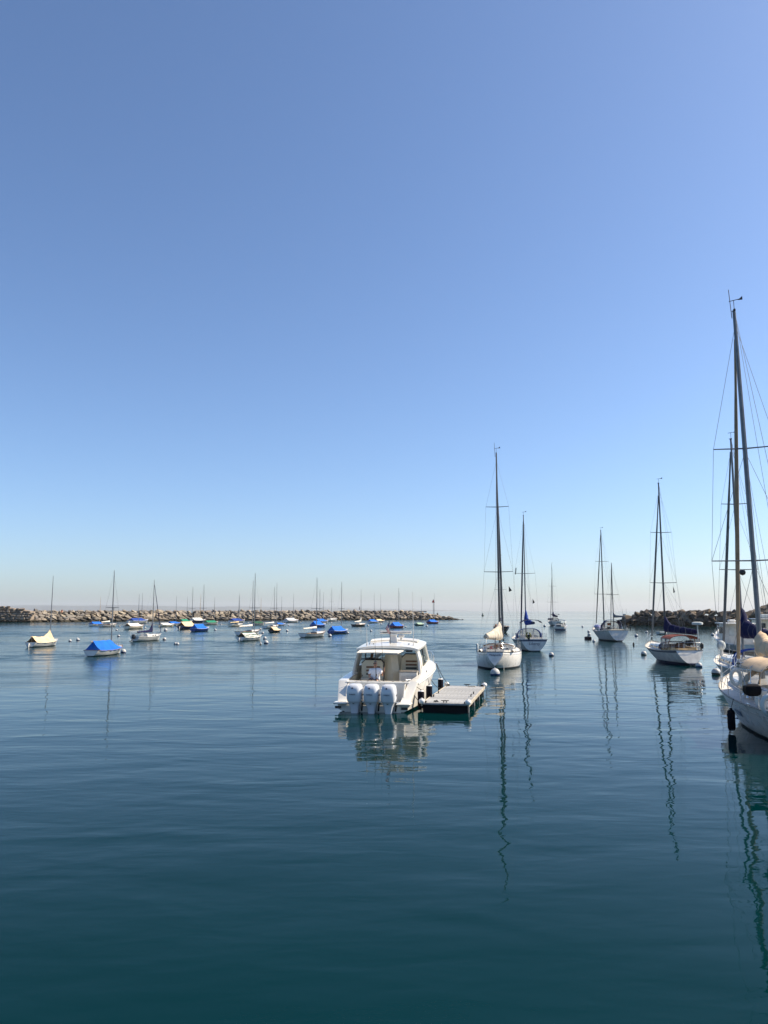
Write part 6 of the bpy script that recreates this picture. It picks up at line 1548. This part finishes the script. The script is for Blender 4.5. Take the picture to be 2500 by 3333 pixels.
# ------------------------------------------------------------------ mooring buoys
def buoy(label, u, v, d=0.50, band=buoyb, kind='ball', bandz=0.36, name='mooring_buoy'):
    p = water(u, v); r = d * 0.46
    o = thing(name, label, 'buoy', (p.x, p.y, 0), random.uniform(0, 6), 'mooring buoys')
    o.rotation_euler.x = random.uniform(-0.18, 0.18); o.rotation_euler.y = random.uniform(-0.18, 0.18)
    cz = r * 0.45
    def ring(f0, f1, rr=1.0): return [(rr * r * math.sin(math.pi * (f0 + (f1 - f0) * i / 5)), cz - r * math.cos(math.pi * (f0 + (f1 - f0) * i / 5))) for i in range(6)]
    MB().lathe(ring(0.42, 0.995), (0, 0, 0), 16).build('float', buoyw, o, smooth=True)
    MB().lathe(ring(0.36, 0.46, 1.012), (0, 0, 0), 16).build('band', band, o, smooth=True)
    MB().lathe(ring(0.02, 0.36, 1.006), (0, 0, 0), 16).build('underside', growth, o, smooth=True)
    MB().lathe([(0.03, 0), (0.04, 0.02), (0.025, 0.05), (0.03, 0.09), (0.01, 0.10)], (0, 0, cz + r * 0.985), 8).build('eye', steel, o)
    return o
bl = [
 ('left one of two white mooring balls between cream catboat and blue tent', 228, 2088, 0.42), ('right one of two white mooring balls between cream catboat and blue tent', 254, 2085, 0.52),
 ('white ball just off the bow of the nearest blue tent dinghy', 401, 2125, 0.56), ('white ball left of the outboard on the navy covered sloop', 386, 2072, 0.46),
 ('white ball above left of the outboard sloop, middle of three in a line', 380, 2052, 0.46), ('tiny ball right of the white sloop with a bare boom', 389, 2040, 0.45),
 ('large white ball right of the cabin sloop furled jib', 539, 2054, 0.78), ('white ball off the bow of the outboard cabin sloop', 535, 2083, 0.55),
 ('small ball between the cream boat and the navy boom cover', 473, 2045, 0.45), ('white ball right of the blue hulled tent boat', 701, 2052, 0.55),
 ('small ball right of the faded green cover', 720, 2034, 0.5), ('tiny ball off the bow of the royal blue cover', 487, 2030, 0.5),
 ('small ball under the stern of the peach tent boat', 575, 2040, 0.5), ('small ball ahead of the half hidden white daysailer', 848, 2050, 0.5),
 ('ball just ahead of the striped tent, upper of a chain of three', 855, 2062, 0.5), ('middle ball below right of the striped tent', 862, 2080, 0.56),
 ('lowest large ball below right of the striped tent', 866, 2095, 0.62), ('white ball right of the dark brown hull', 935, 2055, 0.55),
 ('small ball above the one right of the dark brown hull', 939, 2037, 0.5), ('tiny ball beside the dark green cover', 807, 2028, 0.5),
 ('tiny ball off the bow of the silver cover', 978, 2027, 0.5), ('tiny ball off the bow of the innermost white cabin boat', 1078, 2028, 0.5),
 ('white ball off the bow of the white daysailer with dark hood', 1074, 2072, 0.58), ('small ball behind the cream open sloop', 796, 2038, 0.45),
 ('lone ball left of the cruiser flag', 1208, 2055, 0.52), ('ball off the bow of the dark sloop with white top', 1198, 2038, 0.55),
 ('ball below the rafted blue and cream covers', 1241, 2033, 0.5), ('tiny ball right of the cream cover by the rocks', 1261, 2026, 0.5),
 ('ball at the bow of the red hull above the flag', 1320, 2042, 0.5), ('ball between the pale green cover and the red hull under the daymark', 1389, 2039, 0.6),
 ('ball at the bow of the bright blue hull left of the cruiser', 1132, 2062, 0.5), ('tiny ball by the rocks right of the white cabin boat', 1102, 2023, 0.45),
 ('big white ball with blue band under the round white stern', 1612, 2198, 0.66), ('white ball to the right of the blue bimini sloop', 1795, 2135, 0.5),
 ('white ball left of the far sloop bow', 1773, 2039, 0.75), ('ball on open water left of the ketch jib', 1896, 2041, 0.55),
 ('grey ball between ketch and the rust bimini sloop', 2071, 2071, 0.58), ('small ball right above the grey one near the jetty', 2105, 2059, 0.5),
 ('ball on open water under the right jetty', 2320, 2068, 0.58), ('ball close under the stern of the rust bimini sloop', 2276, 2171, 0.50),
 ('upper of two balls at the ketch bow', 1916, 2057, 0.5), ('lower white ball at the ketch bow', 1933, 2089, 0.45), ('white ball touching the ketch side by the dark raft', 1918, 2067, 0.5),
]
for q in bl: buoy(*q)
buoy('big white ball with dark waterline left of the nearest yacht', 2331, 2196, 0.62, band=growth)
buoy('weathered tan ball at the bow of the rust bimini sloop', 2095, 2132, 0.56, band=growth)
# a pair of balls lying together, a small marker, a spar float and others
for dx, lab in ((-3.5, 'left one of a touching pair of balls below the outboard sloop'), (4, 'right one of a touching pair of balls below the outboard sloop')):
    buoy(lab, 574 + dx, 2098 + dx * 0.1, 0.42)
def pot(label, u, v, hgt, r, m):
    p = water(u, v); o = thing('marker_float', label, 'float', (p.x, p.y, 0), 0, 'small marker floats')
    MB().lathe([(r * 0.5, -0.15), (r, -0.05), (r, hgt * 0.55), (r * 0.55, hgt * 0.75), (0.025, hgt * 0.8), (0.02, hgt)], (0, 0, 0), 12).build('float', m, o, smooth=True)
    MB().lathe([(r * 1.02, 0.0), (r * 1.03, hgt * 0.2), (r * 1.0, hgt * 0.22)], (0, 0, 0), 12).build('band', growth, o, smooth=True)
pot('small upright marker float in front of the striped tent', 848, 2099, 0.42, 0.11, buoyw)
pot('little dark marker float between ketch and rust bimini sloop', 2062.5, 2101, 0.40, 0.10, rubber)
# dark raft of floats at the ketch bow
p = water(1914, 2080); rf = thing('mooring_raft', 'dark round mooring raft float beside the ketch bow', 'float', tuple(p))
MB().lathe([(0.3, -0.2), (0.50, -0.05), (0.52, 0.22), (0.42, 0.34), (0.1, 0.38)], (0, 0, 0), 14).build('float', pm('dark_red_float', (0.05, 0.02, 0.02), 0.7, 0.2), rf, smooth=True)
MB().lathe([(0.05, 0.0), (0.06, 0.3), (0.02, 0.32)], (0, 0, 0.36), 8).build('staff', rubber, rf)
# little skiff
p = water(2141, 2065); sk = thing('skiff', 'little grey skiff lying end on near the right jetty', 'boat', tuple(p), R(62))
h = Hull(2.3, 1.15, bt=0.85, fs=0.42, fm=0.38, fb=0.52, draft=0.1, ks=-0.03, bow_rake=0.15, stern_rake=0, boot=0.05); h.shell([c_grey, antifoul, gel], sk, 10); h.well(c_grey, sk, 0.04, 0.9, 0.9, depth=0.25, drop=0.0); h.rail(gel, sk, 0.03)
MB().box((0, 1.0, 0.30), (0.95, 0.22, 0.03)).build('thwart', greyteak, sk)

# ------------------------------------------------------------------ marks on and beyond the breakwater
p = on_crest(1408, 5.2); zt = z_at(1950, p.y); zb = z_at(1961.5, p.y)
dm = thing('daymark', 'red triangular daymark on a post at the breakwater head', 'sign', tuple(p))
MB().tube([(0, 0, -0.3), (0, 0, zt - p.z - 0.25)], 0.12, 8).build('post', alug, dm)
hw = 4.8 / ppm(p.y)
MB().slab([(-hw, -0.15, zb - p.z), (hw, -0.15, zb - p.z), (0, -0.15, zt - p.z)], -0.06).build('triangle_board', pm('signal_red', (0.55, 0.05, 0.02), 0.5, 0.1), dm)
MB().lathe([(0.45, -0.2), (0.45, 0.25), (0.2, 0.3)], (0, 0, 0), 12).build('base', gelw, dm)
a, b = on_crest(1296, 6.2), on_crest(1386, 6.2); d = b - a; mid = (a + b) / 2
sb = MB().box((0, 0, 0.25), (d.length, 2.2, 0.42), bev=0.06).build('concrete_slab', pm('old_concrete', (0.16, 0.15, 0.14), 0.9, 0.2, 1.0)); sb.location = mid; sb.rotation_euler.z = math.atan2(d.y, d.x)
tag(sb, 'flat grey concrete slab along the breakwater top near its head', 'slab')
p = on_crest(377, 6.0); po = MB().tube([(0, 0, -0.2), (0, 0, 1.0)], 0.10, 8).build('mooring_post', blackp); po.location = p; tag(po, 'short dark post on the breakwater behind the nearest blue tent', 'post')
p = water(1571.5, 2004.5); nb = thing('channel_buoy', 'dark channel buoy far out left of the round sterned sloop mast', 'buoy', tuple(p))
MB().lathe([(0.9, -0.3), (1.0, 0.0), (1.0, 0.5), (0.6, 0.9), (0.35, 1.7), (0.3, 2.0), (0.05, 2.2)], (0, 0, 0), 12).build('float', greenp, nb, smooth=True)
MB().tube([(0, 0, 2.1), (0, 0, 2.7)], 0.12, 6).build('lantern', blackp, nb)
def far_boat(label, u, d, ln, az):
    x = (u - 1250) / FPX * d; o = thing('distant_boat', label, 'boat', (x, d, 0), az)
    h = Hull(ln, ln * 0.3, bt=0.85, fs=1.3, fm=1.3, fb=2.2, draft=0.4, ks=-0.2); h.shell([navyp, antifoul, gel], o, 10); h.deck(gel, o, 0.05, 0.3, 0.7)
    MB().box((0, ln * 0.5, 2.3), (ln * 0.2, ln * 0.26, 2.2), bev=0.2).build('wheelhouse', gelw, o); MB().tube([(0, ln * 0.45, 3), (0, ln * 0.45, 6)], 0.15, 6).build('mast', blackp, o)
far_boat('tiny dark boat on the horizon above the right jetty', 2222, 2200, 14, R(88))
far_boat('tiny speck of a boat on the horizon right of the ketch', 2083, 2600, 12, R(85))
